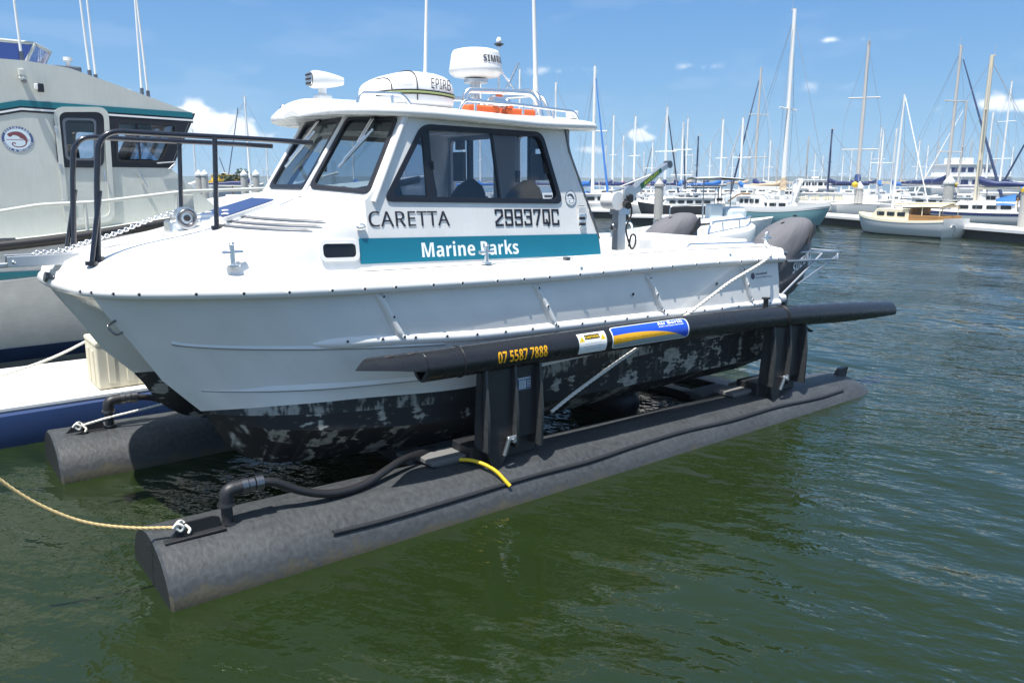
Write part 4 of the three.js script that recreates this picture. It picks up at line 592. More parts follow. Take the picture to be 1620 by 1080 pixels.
/* ---------- boat lift ---------- */
const lift = thing('boat_lift', 'black plastic floating boat lift with two long pontoons under the catamaran', 'boat lift', V(-3.6, 0, 0));
{
  const PA = .40, PB2 = .30, TILT = .018, PS = (s, ang, p0, k = 1, dy = 0) => V(s, TILT * s + dy + PB2 * k * Math.sin(ang), p0 + PA * k * Math.cos(ang));
  const pont = (p0, f0, end) => {
    const cs = (s, k, dy = 0) => Array.from({ length: 49 }, (_, a) => PS(s, -Math.PI * .42 + a / 48 * Math.PI * 1.84, p0, k, dy));
    const rows = [cs(f0 + .014, .955), cs(f0 + .005, .985), cs(f0, 1)]; for (let i = 1; i <= 44; i++) { const s = lerp(f0, end + .5, i / 44); rows.push(cs(s, 1)); }
    rows.push(cs(end + .28, .99), cs(end + .12, .95, -.02), cs(end, .88, -.05));
    const g = part('pontoon', [loft(rows, { ref: V(-3.5, 0, p0), crease: .5, uvs: (p, i, j) => [-p.x * .5, j / 40 * .63] })], M.plastic, lift);
    part('end_plate', [cap(rows[0], V(-3, 0, p0))], M.endPlate, g); part('end_plate', [cap(rows.at(-1), V(-3, 0, p0))], M.endPlate, g);
    return g;
  };
  mat('endPlate', [.020, .021, .023], .5, 0, { bumpMap: plasBump, bumpScale: .003 });
  const nearP = pont(1.175, -.075, -7.22), farP = pont(-1.175, .07, -7.1);
  // front brackets with rope holes
  for (const [pp, s0, P] of [[1.30, -.12, nearP], [-1.09, .02, farP]]) {
    const sh = roundPoly([[s0, .255], [s0 - .31, .255], [s0 - .30, .34], [s0 - .26, .355], [s0 - .10, .355]], .012); const hole = new THREE.Path(); hole.absellipse(s0 - .20, .318, .014, .012, 0, 7); sh.holes.push(hole);
    part('rope_bracket', [slab(sh, .014, (v) => V(v.x, v.y, pp - .012 + v.z)), box(V(s0 - .155, .278, pp + .022), .33, .014, .05, .004)], M.blackPlastic, P);
  }
  part('aft_lug', [slab(roundPoly([[-6.85, .10], [-7.08, .09], [-7.12, .24], [-6.98, .23]], .02), .05, (v) => V(v.x, v.y, 1.20 + v.z))], M.blackPlastic, nearP);
  // air pipe with elbow and hose
  const elbow = (s, p, P, hose, y = 0) => {
    const st = part('air_pipe', [disc(V(s, .24 + y, p), V(s, .40 + y, p), .032), pipe([V(s, .39 + y, p), V(s - .005, .475 + y, p), V(s - .12, .478 + y, p)], .04, .055, 14)], M.blackPlastic, P);
    each('pipe_collar', [disc(V(s, .385 + y, p), V(s, .40 + y, p), .05), disc(V(s - .09, .477 + y, p), V(s - .125, .477 + y, p), .044), disc(V(s - .13, .477 + y, p), V(s - .165, .477 + y, p), .040), disc(V(s - .17, .476 + y, p), V(s - .215, .475 + y, p), .045), disc(V(s, .275 + y, p), V(s, .287 + y, p), .05)], M.darkSteel, st);
    part('air_hose', [tube(hose, .026, { n: 12 })], M.blackRubber, P);
  };
  elbow(-.47, 1.27, nearP, [V(-.66, .475, 1.27), V(-.76, .455, 1.275), V(-.90, .375, 1.29), V(-1.06, .315, 1.295), V(-1.22, .295, 1.285), V(-1.36, .30, 1.26), V(-1.52, .33, 1.21), V(-1.68, .345, 1.14), V(-1.85, .33, 1.06), V(-2.05, .30, .97)]);
  elbow(-.33, -1.10, farP, [V(-.52, .497, -1.10), V(-.66, .47, -1.09), V(-.80, .40, -1.06), V(-.98, .35, -1.02), V(-1.4, .34, -.98)], .022);
  // wavy batten along the outer flank
  const bat = [], bt = table([[-1.0, 34], [-1.3, 33], [-1.8, 34.5], [-2.6, 38], [-3.0, 37.5], [-3.6, 42], [-4.2, 44.5], [-4.8, 42.5], [-5.5, 45], [-6.2, 42], [-6.65, 44]]); for (let i = 0; i <= 60; i++) { const s = -1.0 - i / 60 * 5.65, q = PS(s, bt(s)[0] * Math.PI / 180, 1.175, 1.02); bat.push(q); }
  part('side_pipe', [tube(bat, .016, { seg: 160 })], M.blackPlastic, nearP);
  // side tube: cut open and pointed at the bow end, tapering away underneath at the stern
  const yc = table([[-1.2, 1.035], [-2, 1.02], [-3.4, 1.005], [-4.6, .985], [-5.6, .945], [-6.6, .885], [-8.1, .775]]), PC = 1.335, r0 = .102;
  const trow = (s, a0, a1, n = 24, r = r0) => Array.from({ length: n + 1 }, (_, k) => { const a = lerp(a0, a1, k / n); return V(s, yc(s)[0] + r * Math.sin(a), PC + r * Math.cos(a)); });
  const tubeRows = [], inRows = [], addRow = (s, lo, hi) => { tubeRows.push(trow(s, lo, hi)); inRows.push(trow(s, lo, hi, 24, r0 - .009)); };
  for (let i = 0; i <= 16; i++) { const t = 1 - i / 16; addRow(-1.73 + .49 * t, lerp(-.14, .58, t), lerp(Math.PI + .14, .64, Math.pow(t, 1.7))); }
  for (let i = 0; i <= 44; i++) { const s = -1.735 - i / 44 * 5.94; let lo = -Math.PI / 2; if (s < -6.35) lo += Math.pow(clamp((-6.35 - s) / 1.5, 0, 1), .8) * 1.35; addRow(s, lo, Math.PI - lo); }
  const tb = part('guide_tube', [loft(tubeRows, { crease: .9 }), loft(inRows, { crease: .9 }), loft(tubeRows.map((r, i) => [r[0], inRows[i][0]]), {}), loft(tubeRows.map((r, i) => [r.at(-1), inRows[i].at(-1)]), {}), loft([tubeRows[0], inRows[0]], {}), loft([tubeRows.at(-1), inRows.at(-1)], {})], M.tubeBlack, lift, 'long black side tube');
  const jo = (s) => { const g = new THREE.TorusGeometry(r0 + .002, .006, 8, 40); g.rotateY(Math.PI / 2); return g.translate(s, yc(s)[0], -PC); };
  part('tube_joint', [jo(-2.02)], M.blackRubber, tb); part('tube_clamp', [jo(-5.66), jo(-5.68)], M.blackRubber, tb);
  part('tube_cap', [disc(V(-5.55, 1.03, 1.25), V(-5.55, 1.11, 1.25), .024), disc(V(-5.55, 1.11, 1.25), V(-5.55, 1.125, 1.25), .04)], M.blackRubber, tb);
  for (const s of [-1.50, -1.66]) part('drain_hole', [ball(V(s, yc(s)[0] + .099, PC + .015), .022, 1.6, .25, .9)], M.hole, tb);
  // prints on the tube
  const tm = (s0, s1, a0, a1) => (u, v) => { const s = lerp(s0, s1, u), a = lerp(a0, a1, v); return V(s, yc(s)[0] + (r0 + .003) * Math.sin(a), PC + (r0 + .003) * Math.cos(a)); };
  print('phone_lettering', 512, 96, (c, w, h) => { c.fillStyle = '#f2b21a'; c.font = 'bold 90px sans-serif'; c.textBaseline = 'middle'; const t = '07 5587 7888', m = c.measureText(t).width; c.setTransform(w / m, 0, 0, 1.1, 0, h / 2); c.fillText(t, 0, 2); }, tm(-2.28, -2.72, -.42, .62), tb, { nu: 4, nv: 8 });
  print('caution_label', 512, 384, (c, w, h) => { c.fillStyle = '#eef0f0'; c.fillRect(0, 0, w, h); c.fillStyle = '#17140c'; c.fillRect(120, 36, 272, 92); c.fillStyle = '#f0c81e'; c.font = 'bold 62px sans-serif'; c.textAlign = 'center'; c.textBaseline = 'middle'; c.fillText('CAUTION', w / 2, 84, 250); for (const x of [62, 450]) { c.fillStyle = '#f0c81e'; c.beginPath(); c.moveTo(x, 50); c.lineTo(x + 52, 160); c.lineTo(x - 52, 160); c.fill(); c.fillStyle = '#17140c'; c.font = 'bold 60px sans-serif'; c.fillText('!', x, 124); } c.fillStyle = '#7d8590'; c.font = '26px sans-serif'; ['KEEP CLEAR OF BOAT LIFT', 'WHEN RAISING OR LOWERING', 'DO NOT STAND ON TUBE'].forEach((t, i) => c.fillText(t, w / 2, 200 + i * 50, 400)); }, tm(-3.02, -3.30, -.62, .92), tb, { nu: 4, nv: 10, opaque: true, rough: .3 });
  print('maker_label', 1024, 400, (c, w, h) => {
    c.fillStyle = '#e6ebf0'; c.beginPath(); c.roundRect(0, 0, w, h, 60); c.fill(); c.save(); c.beginPath(); c.roundRect(14, 14, w - 28, h - 28, 50); c.clip();
    c.fillStyle = '#9aa6aa'; c.fillRect(0, 0, w, h); c.fillStyle = '#2450c8'; c.beginPath(); c.moveTo(0, 0); c.lineTo(w, 0); c.lineTo(w, h); c.bezierCurveTo(w * .8, h * .62, w * .5, h * .52, 0, h * .62); c.fill();
    c.fillStyle = '#f2b51c'; c.beginPath(); c.moveTo(0, h * .42); c.bezierCurveTo(w * .3, h * .34, w * .62, h * .40, w * .86, h * .74); c.bezierCurveTo(w * .5, h * .66, w * .3, h * .70, 0, h * .80); c.fill();
    c.fillStyle = '#9aa6aa'; c.beginPath(); c.moveTo(0, h * .80); c.bezierCurveTo(w * .3, h * .70, w * .6, h * .66, w * .86, h * .74); c.lineTo(w, h); c.lineTo(0, h); c.fill();
    c.fillStyle = '#f2f5f8'; c.font = 'bold 84px sans-serif'; c.fillText('Air Berth', w * .60, h * .22, w * .34); c.font = 'bold 32px sans-serif'; c.fillText('BOAT LIFTING SYSTEMS', w * .60, h * .33, w * .34);
    c.fillStyle = '#6b4a10'; c.font = 'italic 46px sans-serif'; c.fillText('The Ultimate in Boat Protection', w * .04, h * .64, w * .62); c.fillStyle = '#5c6670'; c.font = '24px sans-serif'; c.fillText('www.airberth.com', w * .04, h * .92); c.restore();
  }, tm(-3.36, -4.24, -.62, 1.12), tb, { nu: 6, nv: 12, rough: .3 });
  // upright brackets: flanged plates standing on the near pontoon
  const web = (s, th, pts, m) => slab(roundPoly(pts, .006), th, (v) => V(s - v.z, v.y, v.x));
  for (const [sa, sm_, sb, id] of [[-2.20, -2.45, -2.675, 0], [-5.49, -5.74, -6.0, 1]]) {
    const top = yc(sa)[0] - .05, g = TILT * sa;
    const up = part('upright', [
      slab(roundPoly([[sa + .01, .44 + g], [sm_, .42 + g], [sm_, top], [sa + .01, top]], .004), .02, (v) => V(v.x, v.y, 1.355 + v.z)),
      slab(roundPoly([[sm_, .44 + g], [sb - .0, .44 + g], [sb - .0, top], [sm_, top]], .004), .02, (v) => V(v.x, v.y, 1.335 + v.z)),
      slab(roundPoly([[sa - .01, .45 + g], [sm_ + .02, .43 + g], [sm_ + .06, .33 + g], [sa - .12, .235 + g], [sa - .08, .235 + g]], .01), .03, (v) => V(v.x, v.y, 1.35 + v.z)),
      box(V((sa + sb) / 2, .35 + g, 1.17), sa - sb + .1, .13, .24, .01)], M.blackPlastic, lift);
    for (const [s, y0] of [[sa, .40], [sm_, .39], [sb, .36]]) part('upright_web', [web(s, .02, [[1.26, y0 + g], [1.425, y0 + g], [1.43, .60], [1.40, top - .02], [1.30, top]], 0)], M.webPlastic, up);
    part('pin', [disc(V(sm_ + .02, .45 + g, 1.31), V(sm_ + .02, .45 + g, 1.43), .017), box(V(sm_ + .03, .47 + g, 1.41), .08, .026, .026, .008), bar(V(sm_ + .06, .47 + g, 1.42), V(sm_ + .09, .35 + g, 1.40), .016)], M.alu, up);
    part('cross_beam', [box(V(sa + .02, .10 + g, 0), .16, .14, 2.5, .02)], M.blackPlastic, lift); part('cross_beam', [box(V(sb - .02, .10 + g, 0), .16, .14, 2.5, .02)], M.blackPlastic, lift);
    for (const [s, y, p, L] of [[sa + .12, .335, 1.12, .42], [sb + .05, .29, .95, .7], [sa, .22, .70, .5], [sa, .22, -.70, .5]]) part('bearing_pad', [box(V(s, y + g, p), L, .035, .22, .008), box(V(s, y - .045 + g, p), L * .8, .05, .18, .008)], M.padWood, lift);
  }
  part('float_drum', [new THREE.CapsuleGeometry(.17, .5, 8, 18).rotateX(Math.PI / 2).translate(-4.55, .10, -.15)], M.blackRubber, lift);
  part('far_upright', [box(V(-2.5, .7, -1.30), .7, .7, .06, .01), box(V(-5.95, .66, -1.30), .62, .6, .06, .01)], M.blackPlastic, lift);
  const ft = mirror(loft(tubeRows, { crease: .9 })); part('guide_tube', [ft], M.tubeBlack, lift);
  print('rating_plate', 256, 180, (c, w, h) => { c.fillStyle = '#24406a'; c.fillRect(0, 0, w, h); c.fillStyle = '#b8c4cc'; c.fillRect(36, 44, 130, 118); c.fillStyle = '#c8d0d8'; for (let i = 0; i < 5; i++) { c.fillRect(180, 50 + i * 22, 60, 10); } c.fillRect(20, 14, 210, 16); c.fillStyle = '#5a6a7a'; for (let i = 0; i < 5; i++) c.fillRect(46, 56 + i * 20, 100, 6); c.strokeStyle = '#c8d0d8'; c.lineWidth = 5; c.strokeRect(6, 6, w - 12, h - 12); }, (u, v) => V(lerp(-2.505, -2.63, u), lerp(.745, .835, v), 1.3585), lift, { opaque: true });
  part('yellow_hose', [tube([V(-2.10, .285, 1.22), V(-2.17, .285, 1.32), V(-2.25, .235, 1.43), V(-2.31, .135, 1.53)], .014)], M.hoseYellow, lift);
}

/* ---------- ropes ---------- */
function rope(name, label, pts, r, m, knots = []) {
  const o = thing(name, label, 'rope', pts[0]);
  const curve = new THREE.CatmullRomCurve3(pts), L = curve.getLength(), n = Math.max(40, Math.round(L * 60)), strands = [];
  const fr = curve.computeFrenetFrames(n, false);
  for (let k = 0; k < 3; k++) { const q = []; for (let i = 0; i <= n; i++) { const t = i / n, P = curve.getPointAt(t), a = k * Math.PI * 2 / 3 + t * L * Math.PI * 2 / (r * 9); q.push(P.addScaledVector(fr.normals[i], Math.cos(a) * r * .45).addScaledVector(fr.binormals[i], Math.sin(a) * r * .45)); } strands.push(new THREE.TubeGeometry(new THREE.CatmullRomCurve3(q), n * 2, r * .62, 6)); }
  part('line', strands, m, o);
  for (const K of knots) part('knot', K, M.ropeWhite, o);
}
{
  const knot = (c, k = 1) => [tube([[-.05, .0, .02], [-.02, .03, .03], [.02, .0, .035], [0, -.03, .03], [-.03, .01, .02], [0, .035, .0], [.03, .02, -.02], [.05, -.01, .0], [.07, -.04, .02], [.055, -.065, .03]].map(([a, b, d]) => V(c.x - a * k, c.y + b * k, -c.z + d * k)), .012 * k, { n: 7 })];
  // a rope end given by a pixel and a height or a plane: solved in the berth frame beforehand
  rope('mooring_rope', 'yellowish rope sagging from the left edge of the picture to the near pontoon bracket', [V(.76, 1.05, 1.24), V(.577, .772, 1.24), V(.432, .61, 1.24), V(.246, .472, 1.25), V(.041, .39, 1.27), V(-.18, .34, 1.30)], .010, M.ropeYellow, [knot(V(-.20, .345, 1.30), .72)]);
  rope('mooring_rope', 'short white rope tied to the bracket of the far pontoon', [V(-.14, .345, -1.06), V(-.3, .37, -1.06), V(-.6, .41, -1.02), V(-.85, .45, -.98)], .010, M.ropeWhite, [knot(V(-.10, .345, -1.06), .75)]);
  rope('stern_rope', 'white rope from the stern cleat slanting down behind the black tube to the pontoon', [V(-5.80, 1.62, 1.03), V(-5.65, 1.52, 1.20), V(-5.0, 1.29, 1.215), V(-4.45, 1.06, 1.215), V(-3.9, .86, 1.21), V(-3.2, .58, 1.20), V(-2.96, .47, 1.20)], .014, M.ropeWhite);
}

/* ---------- floating dock, its box and the grey vessel berthed beyond ---------- */
{
  const d = thing('floating_dock', 'low white topped floating dock with blue sides at the left of the catamaran', 'dock', V(-2, .16, -2.9));
  part('dock_deck', [box(V(-2.5, .235, -2.88), 13, .19, 1.66, .02)], M.dockTop, d);
  part('dock_fender', [loft(Array.from({ length: 30 }, (_, i) => { const s = 4 - i / 29 * 13, b = .012 * Math.sin(i * 1.7); return [V(s, .29, -2.045), V(s, .27, -2.005 + b), V(s, .15, -1.985 + b), V(s, .0, -2.0 + b), V(s, -.25, -2.06)]; }), { ref: V(-2, .1, -3) })], M.dockBlue, d, 'blue near side of the dock');
  part('dock_fender', [loft(Array.from({ length: 30 }, (_, i) => { const s = 4 - i / 29 * 13; return [V(s, .29, -3.71), V(s, .26, -3.76), V(s, .12, -3.78), V(s, -.25, -3.7)]; }), { ref: V(-2, .1, -3) })], M.dockBlue, d);
  part('dock_edge', [box(V(-2.5, .315, -2.08), 13, .035, .09, .008), box(V(-2.5, .315, -3.68), 13, .035, .09, .008)], M.white, d);
  const b = thing('dock_box', 'beige ribbed plastic dock box standing on the white dock behind the catamaran bow', 'storage box', V(-.8, .33, -2.45));
  part('box_body', [box(V(-.80, .535, -2.42), .68, .40, .50, .02)], M.boxBeige, b); part('box_lid', [box(V(-.80, .755, -2.42), .69, .05, .51, .02)], M.boxBeige, b);
  for (let i = 0; i < 4; i++) { part('rib', [box(V(-.58 - i * .155, .54, -2.168), .065, .30, .022, .008)], M.boxBeige, b); }
  for (let i = 0; i < 2; i++) part('rib', [box(V(-.458, .54, -2.30 - i * .2), .02, .30, .07, .008)], M.boxBeige, b);
}
{
  const B = thing('patrol_boat', 'larger pale grey patrol boat with teal stripes and black framed wheelhouse at left edge', 'boat', V(-.5, .2, -5.6));
  const WP = -4.7, ys = table([[6, 1.42], [2, 1.46], [.3, 1.50], [-.33, 1.54], [-1.8, 1.71], [-2.6, 1.80], [-4, 1.98], [-6.4, 2.25]]), pe = table([[6, -4.3], [0, -4.24], [-2, -4.28], [-3.5, -4.5], [-5, -5.1], [-6.4, -5.95]]);
  const hr = []; for (let i = 0; i <= 40; i++) { const s = 4.5 - i / 40 * 10.9, y = ys(s)[0], p = pe(s)[0], k = clamp((s + 6.4) / 3, .1, 1); hr.push([V(s, y, p), V(s, y - .22, p + .02), V(s, y * .72, p + .0 * k), V(s, .72, p - .10 * k - .1), V(s, .42, p - .24), V(s, .05, lerp(-5.95, p - .5, k)), V(s, -.2, -5.95)]); }
  part('hull', [loft(hr, { ref: V(-1, 1, -5.9), crease: .8 })], M.hullAlu, B);
  const hm = mirror(loft(hr, { ref: V(-1, 1, -5.9), crease: .8 })); hm.translate(0, 0, 11.9); B.children[0].add((() => { const m = new THREE.Mesh(hm, M.hullAlu); m.name = 'far_side'; return m; })());
  const stripe = (s0, s1, y0a, y0b, y1a, y1b, o, m, n) => part(n, [loft(Array.from({ length: 16 }, (_, i) => { const t = i / 15, s = lerp(s0, s1, t); const f = (y) => { const row = hr[0].map((_, j) => { const k = clamp((4.5 - s) / 10.9 * 40, 0, 39.99), a = Math.floor(k); return hr[a][j].clone().lerp(hr[a + 1][j], k - a); }); let j = 0; while (j < 4 && y < row[j + 1].y) j++; const tt = (y - row[j].y) / (row[j + 1].y - row[j].y); return lerp(-row[j].z, -row[j + 1].z, tt); }; const a = lerp(y0a, y0b, t), b = lerp(y1a, y1b, t); return [V(s, b, f(b) + o), V(s, (a + b) / 2, f((a + b) / 2) + o + .003), V(s, a, f(a) + o)]; }), { ref: V(-1, 1, -6) })], m, B);
  stripe(3, -.40, 1.02, 1.195, 1.30, 1.245, .012, M.teal, 'hull_stripe'); stripe(-.405, -.52, 1.20, 1.21, 1.245, 1.235, .012, M.white, 'stripe_tip'); stripe(3, -.42, .985, 1.18, 1.012, 1.19, .011, M.white, 'stripe_edge');
  stripe(4.4, -3.5, .20, .24, .36, .42, .012, M.dockBlue, 'boot_stripe');
  const rr = []; for (let i = 0; i <= 50; i++) { const s = 4 - i / 50 * 10, y = ys(s)[0], p = pe(s)[0]; rr.push(Array.from({ length: 9 }, (_, a) => { const t = a / 8 * Math.PI * 2; return V(s, y + .01 + .055 * Math.sin(t), p + .01 + .05 * Math.cos(t)); })); }
  part('rub_strip', [loft(rr, { crease: 1 })], M.blackRubber, B);
  part('side_deck', [loft(Array.from({ length: 41 }, (_, i) => { const s = 4.5 - i / 40 * 10.9, y = ys(s)[0]; return [V(s, y + .04, pe(s)[0] - .02), V(s, y + .05, -5.95), V(s, y + .04, -11.9 - pe(s)[0] + .02)]; }), { crease: 1 })], M.greyPaint, B);
  // deckhouse
  const out = [[2.2, 1.48], [-.30, 1.53], [-2.45, 1.78], [-2.37, 1.915], [-1.905, 2.345], [-2.225, 3.0], [-1.5, 3.24], [-.93, 3.42], [-.50, 3.465], [2.2, 3.46]];
  const doorW = [[-.735, 2.37], [-1.145, 2.37], [-1.195, 2.94], [-.745, 2.93]], sideW = [[-1.315, 2.42], [-1.80, 2.42], [-2.03, 2.85], [-1.36, 2.87]];
  const sh = () => { const s = new THREE.Shape(out.map((q) => new THREE.Vector2(...q))); s.holes.push(roundPoly(doorW, .08, true), roundPoly(sideW, .06, true)); return s; };
  const wm = (p, o = 0) => (v) => V(v.x, v.y, p + v.z + o);
  part('house_side', [slab(sh(), .04, wm(WP - .04))], M.greyPaint, B); part('house_side', [slab(sh(), .04, wm(-7.3))], M.greyPaint, B);
  const strip = (pts, nm, m, th = .04) => { const g = loft(pts.map(([s, y]) => [V(s, y, WP), V(s, y, -5.3), V(s, y, -6.6), V(s, y, -7.3)]), { crease: .3 }); return part(nm, [g], m, B); };
  strip([[-2.225, 3.0], [-1.5, 3.24], [-.93, 3.42], [-.50, 3.465], [2.2, 3.46]], 'roof', M.greyPaint); strip([[-2.2, 2.99], [-1.5, 2.98], [2.2, 2.98]], 'headliner', M.interiorDark); strip([[-2.45, 1.78], [-2.37, 1.915], [-1.905, 2.345]], 'front_trunk', M.greyPaint);
  const fw = (s, y) => V(s, y, 0); const ff = bilFront(); function bilFront() { const a = V(-1.905, 2.345, WP - .01), b = V(-1.905, 2.345, -7.29), c = V(-2.225, 3.0, -7.29), d = V(-2.225, 3.0, WP - .01); return (v) => a.clone().multiplyScalar((1 - v.x) * (1 - v.y)).addScaledVector(b, v.x * (1 - v.y)).addScaledVector(c, v.x * v.y).addScaledVector(d, (1 - v.x) * v.y).add(new THREE.Vector3(-v.z, 0, 0)); }
  const fs = new THREE.Shape([[0, 0], [1, 0], [1, 1], [0, 1]].map((q) => new THREE.Vector2(...q))); for (let i = 0; i < 4; i++) fs.holes.push(roundPoly([[.03 + i * .245, .12], [.215 + i * .245, .12], [.215 + i * .245, .84], [.03 + i * .245, .84]], .03, true));
  const wf = part('wheelhouse_front', [slab(fs, .03, ff)], M.blackFrame, B); part('front_pane', [slab(new THREE.Shape([[.01, .08], [.99, .08], [.99, .9], [.01, .9]].map((q) => new THREE.Vector2(...q))), .003, (v) => ff(v).add(new THREE.Vector3(.012, 0, 0)))], M.tint, wf);
  // black window panel, panes and door frame
  const bp = new THREE.Shape([[-1.245, 2.35], [-1.90, 2.345], [-2.195, 2.95], [-1.26, 2.985]].map((q) => new THREE.Vector2(...q))); bp.holes.push(roundPoly(sideW, .06, true));
  const sw = part('side_window', [slab(bp, .006, wm(WP + .001))], M.blackFrame, B); part('window_pane', [slab(roundPoly(grow(sideW, .01), .06), .004, wm(WP - .02))], M.tint, sw);
  const rf = roundPoly(grow(sideW, .014), .07); rf.holes.push(roundPoly(grow(sideW, -.012), .06, true)); part('window_frame', [slab(rf, .02, wm(WP + .001))], M.blackRubber, sw);
  part('window_divider', [box(V(-1.575, 2.64, WP + .008), .022, .45, .02, .004)], M.blackFrame, sw);
  const df = roundPoly([[-.712, 1.69], [-1.235, 1.73], [-1.275, 3.02], [-.715, 2.995]], .12); df.holes.push(roundPoly([[-.762, 1.76], [-1.185, 1.79], [-1.222, 2.965], [-.765, 2.94]], .09, true));
  const door = part('door', [slab(df, .035, wm(WP + .001))], M.greyPaint, B, 'door with a rounded pale frame');
  const dw = roundPoly(grow(doorW, .03), .1); dw.holes.push(roundPoly(grow(doorW, -.055), .06, true)); part('door_window', [slab(dw, .018, wm(WP + .001))], M.blackFrame, door); part('door_pane', [slab(roundPoly(grow(doorW, -.04), .07), .004, wm(WP - .015))], M.tint, door);
  const dg = roundPoly(grow(doorW, -.05), .06); dg.holes.push(roundPoly(grow(doorW, -.075), .05, true)); part('pane_seal', [slab(dg, .012, wm(WP + .012))], M.darkSteel, door);
  part('door_handle', [bar(V(-1.17, 2.30, WP + .03), V(-1.17, 2.18, WP + .05), .01)], M.alu, door); for (const y of [1.95, 2.36, 2.75]) part('hinge', [box(V(-.722, y, WP + .03), .03, .06, .03, .005)], M.alu, door);
  // stripes below the roof
  const band = (dy0, dy1, nm, m, th) => part(nm, [slab(new THREE.Shape([[2.2, 2.10 + dy0 + .35], [-.415, 3.055 + dy0], [-2.215, 3.012 + dy0], [-2.215, 3.012 + dy1], [-.415, 3.055 + dy1], [2.2, 2.10 + dy1 + .35]].map((q) => new THREE.Vector2(...q))), th, wm(WP + .002))], m, B);
  band(-.005, -.068, 'roof_stripe', M.teal, .006); band(-.068, -.086, 'stripe_line', M.blackFrame, .005); band(-.086, -.108, 'stripe_edge', M.white, .006); band(-.108, -.13, 'stripe_lower_line', M.blackFrame, .005);  // teal band, black line, white edge, then a lower black line
  print('crest', 512, 512, boat.badge(false), (u, v) => V(lerp(-.195, -.50, u), lerp(2.50, 2.775, v), WP + .004), B);
  part('cabin_floor', [box(V(-.2, 1.72, -6), 4, .04, 2.5, 0)], M.interiorDark, B); part('console', [box(V(-1.55, 2.2, -6), .5, .5, 2.2, .04), box(V(-1.0, 2.2, -6.4), .4, .9, .5, .08)], M.interiorDark, B); part('cabin_back', [box(V(.9, 2.3, -6), .05, 1.5, 2.5, 0)], M.interior, B);
  part('grab_handle', [bar(V(-1.52, 2.315, WP + .03), V(-1.62, 2.12, WP + .03), .012)], M.alu, B);
  part('roof_rail', [pipe([V(-1.75, 2.4, WP + .03), V(-1.98, 2.42, WP + .03), V(-1.88, 2.33, WP + .03)], .008, .02)], M.alu, B);
  // deck rail
  const hrail = part('hand_rail', [pipe([V(1.5, 1.62, -4.31), V(.2, 1.84, -4.31), V(-.07, 1.88, -4.31), V(-.43, 1.94, -4.31), V(-1.0, 1.962, -4.31), V(-1.95, 2.07, -4.31), V(-3.2, 2.10, -4.5), V(-4.2, 2.3, -4.9)], .022, .1)], M.greyPaint, B);
  for (const [s, y] of [[-.87, 1.95], [-1.84, 2.05], [.4, 1.8], [-2.9, 2.09]]) part('rail_post', [bar(V(s, ys(s)[0], -4.31), V(s, y, -4.31), .018)], M.greyPaint, hrail);
  part('gate_panel', [box(V(-1.97, 1.92, -4.36), .16, .22, .02, .006)], M.greyPaint, B);
  // bridge screen, lamps, aerials
  const g1 = [[1.5, 3.46], [-.53, 3.46], [-.66, 3.68], [1.5, 3.70]].map((q) => new THREE.Vector2(...q));
  const fb = part('bridge_screen', [slab(new THREE.Shape(g1), .006, wm(-4.95))], M.purple, B);
  part('screen_wing', [loft([[V(-.54, 3.45, -4.95), V(-.66, 3.68, -4.95)], [V(-.76, 3.45, -5.5), V(-.88, 3.68, -5.5)], [V(-.80, 3.45, -6.5), V(-.92, 3.68, -6.5)]], {})], M.purple, fb); part('screen_frame', [pipe([V(1.5, 3.70, -4.95), V(-.64, 3.685, -4.95), V(-.88, 3.68, -5.5), V(-.9, 3.68, -6.5)], .02, .05), bar(V(-.53, 3.45, -4.95), V(-.65, 3.68, -4.95), .018), bar(V(-.76, 3.45, -5.5), V(-.88, 3.68, -5.5), .014)], M.greyPaint, fb); part('bridge_coaming', [box(V(.5, 3.46, -5.0), 2.05, .06, .1, .02)], M.white, fb);
  const l1 = part('deck_lamp', [box(V(-.445, 3.33, WP + .06), .05, .07, .12, .01), ball(V(-.455, 3.27, WP + .08), .04)], M.greyPaint, B); part('lamp_lens', [ball(V(-.46, 3.245, WP + .09), .028)], M.darkSteel, l1);
  const l2 = part('flood_lamp', [box(V(-.615, 3.185, WP + .05), .06, .09, .06, .01)], M.blackFrame, B); part('lamp_lens', [box(V(-.575, 3.195, WP + .05), .04, .06, .05, .01)], M.white, l2);
  const wh = (s, y, p, ds) => { const w = part('whip_antenna', [bar(V(s, y + .1, p), V(s + ds, y + 1.6, p), .014, .010), bar(V(s + ds, y + 1.6, p), V(s + ds * 1.8, y + 3.2, p), .010, .005)], M.white, B); part('antenna_base', [disc(V(s, y - .02, p), V(s, y + .12, p), .022)], M.darkSteel, w); };
  wh(-.50, 3.46, -4.9, .02); wh(-1.20, 3.34, -5.1, .04); wh(-1.30, 3.32, -5.3, .02); wh(-1.72, 3.16, -4.95, -.02); wh(-1.80, 3.14, -5.0, .05);
  part('roof_vent', [box(V(-1.0, 3.45, -5.4), .3, .12, .3, .02)], M.darkSteel, B); part('mushroom_light', [disc(V(-1.02, 3.5, -5.3), V(-1.02, 3.57, -5.3), .025), disc(V(-1.02, 3.57, -5.3), V(-1.02, 3.61, -5.3), .05)], M.white, B); part('antenna_dome', [ball(V(-1.55, 3.235, -5.2), .12, 1.2, .5, 1)], M.white, B);
  part('deck_cleat', [box(V(-.1, 1.58, -4.36), .16, .04, .05, .01)], M.darkSteel, B); part('bollard', [disc(V(.12, 1.5, -4.4), V(.12, 1.66, -4.4), .03), box(V(.12, 1.66, -4.4), .04, .04, .2, .01)], M.darkSteel, B);
  rope('mooring_rope', 'white rope running past the grey hull down to the white dock at left', [V(.62, .40, -2.75), V(.2, .46, -2.8), V(-.2, .54, -2.9), V(-.55, .66, -3.0), V(-.85, .80, -3.1)], .013, M.ropeWhite);
}

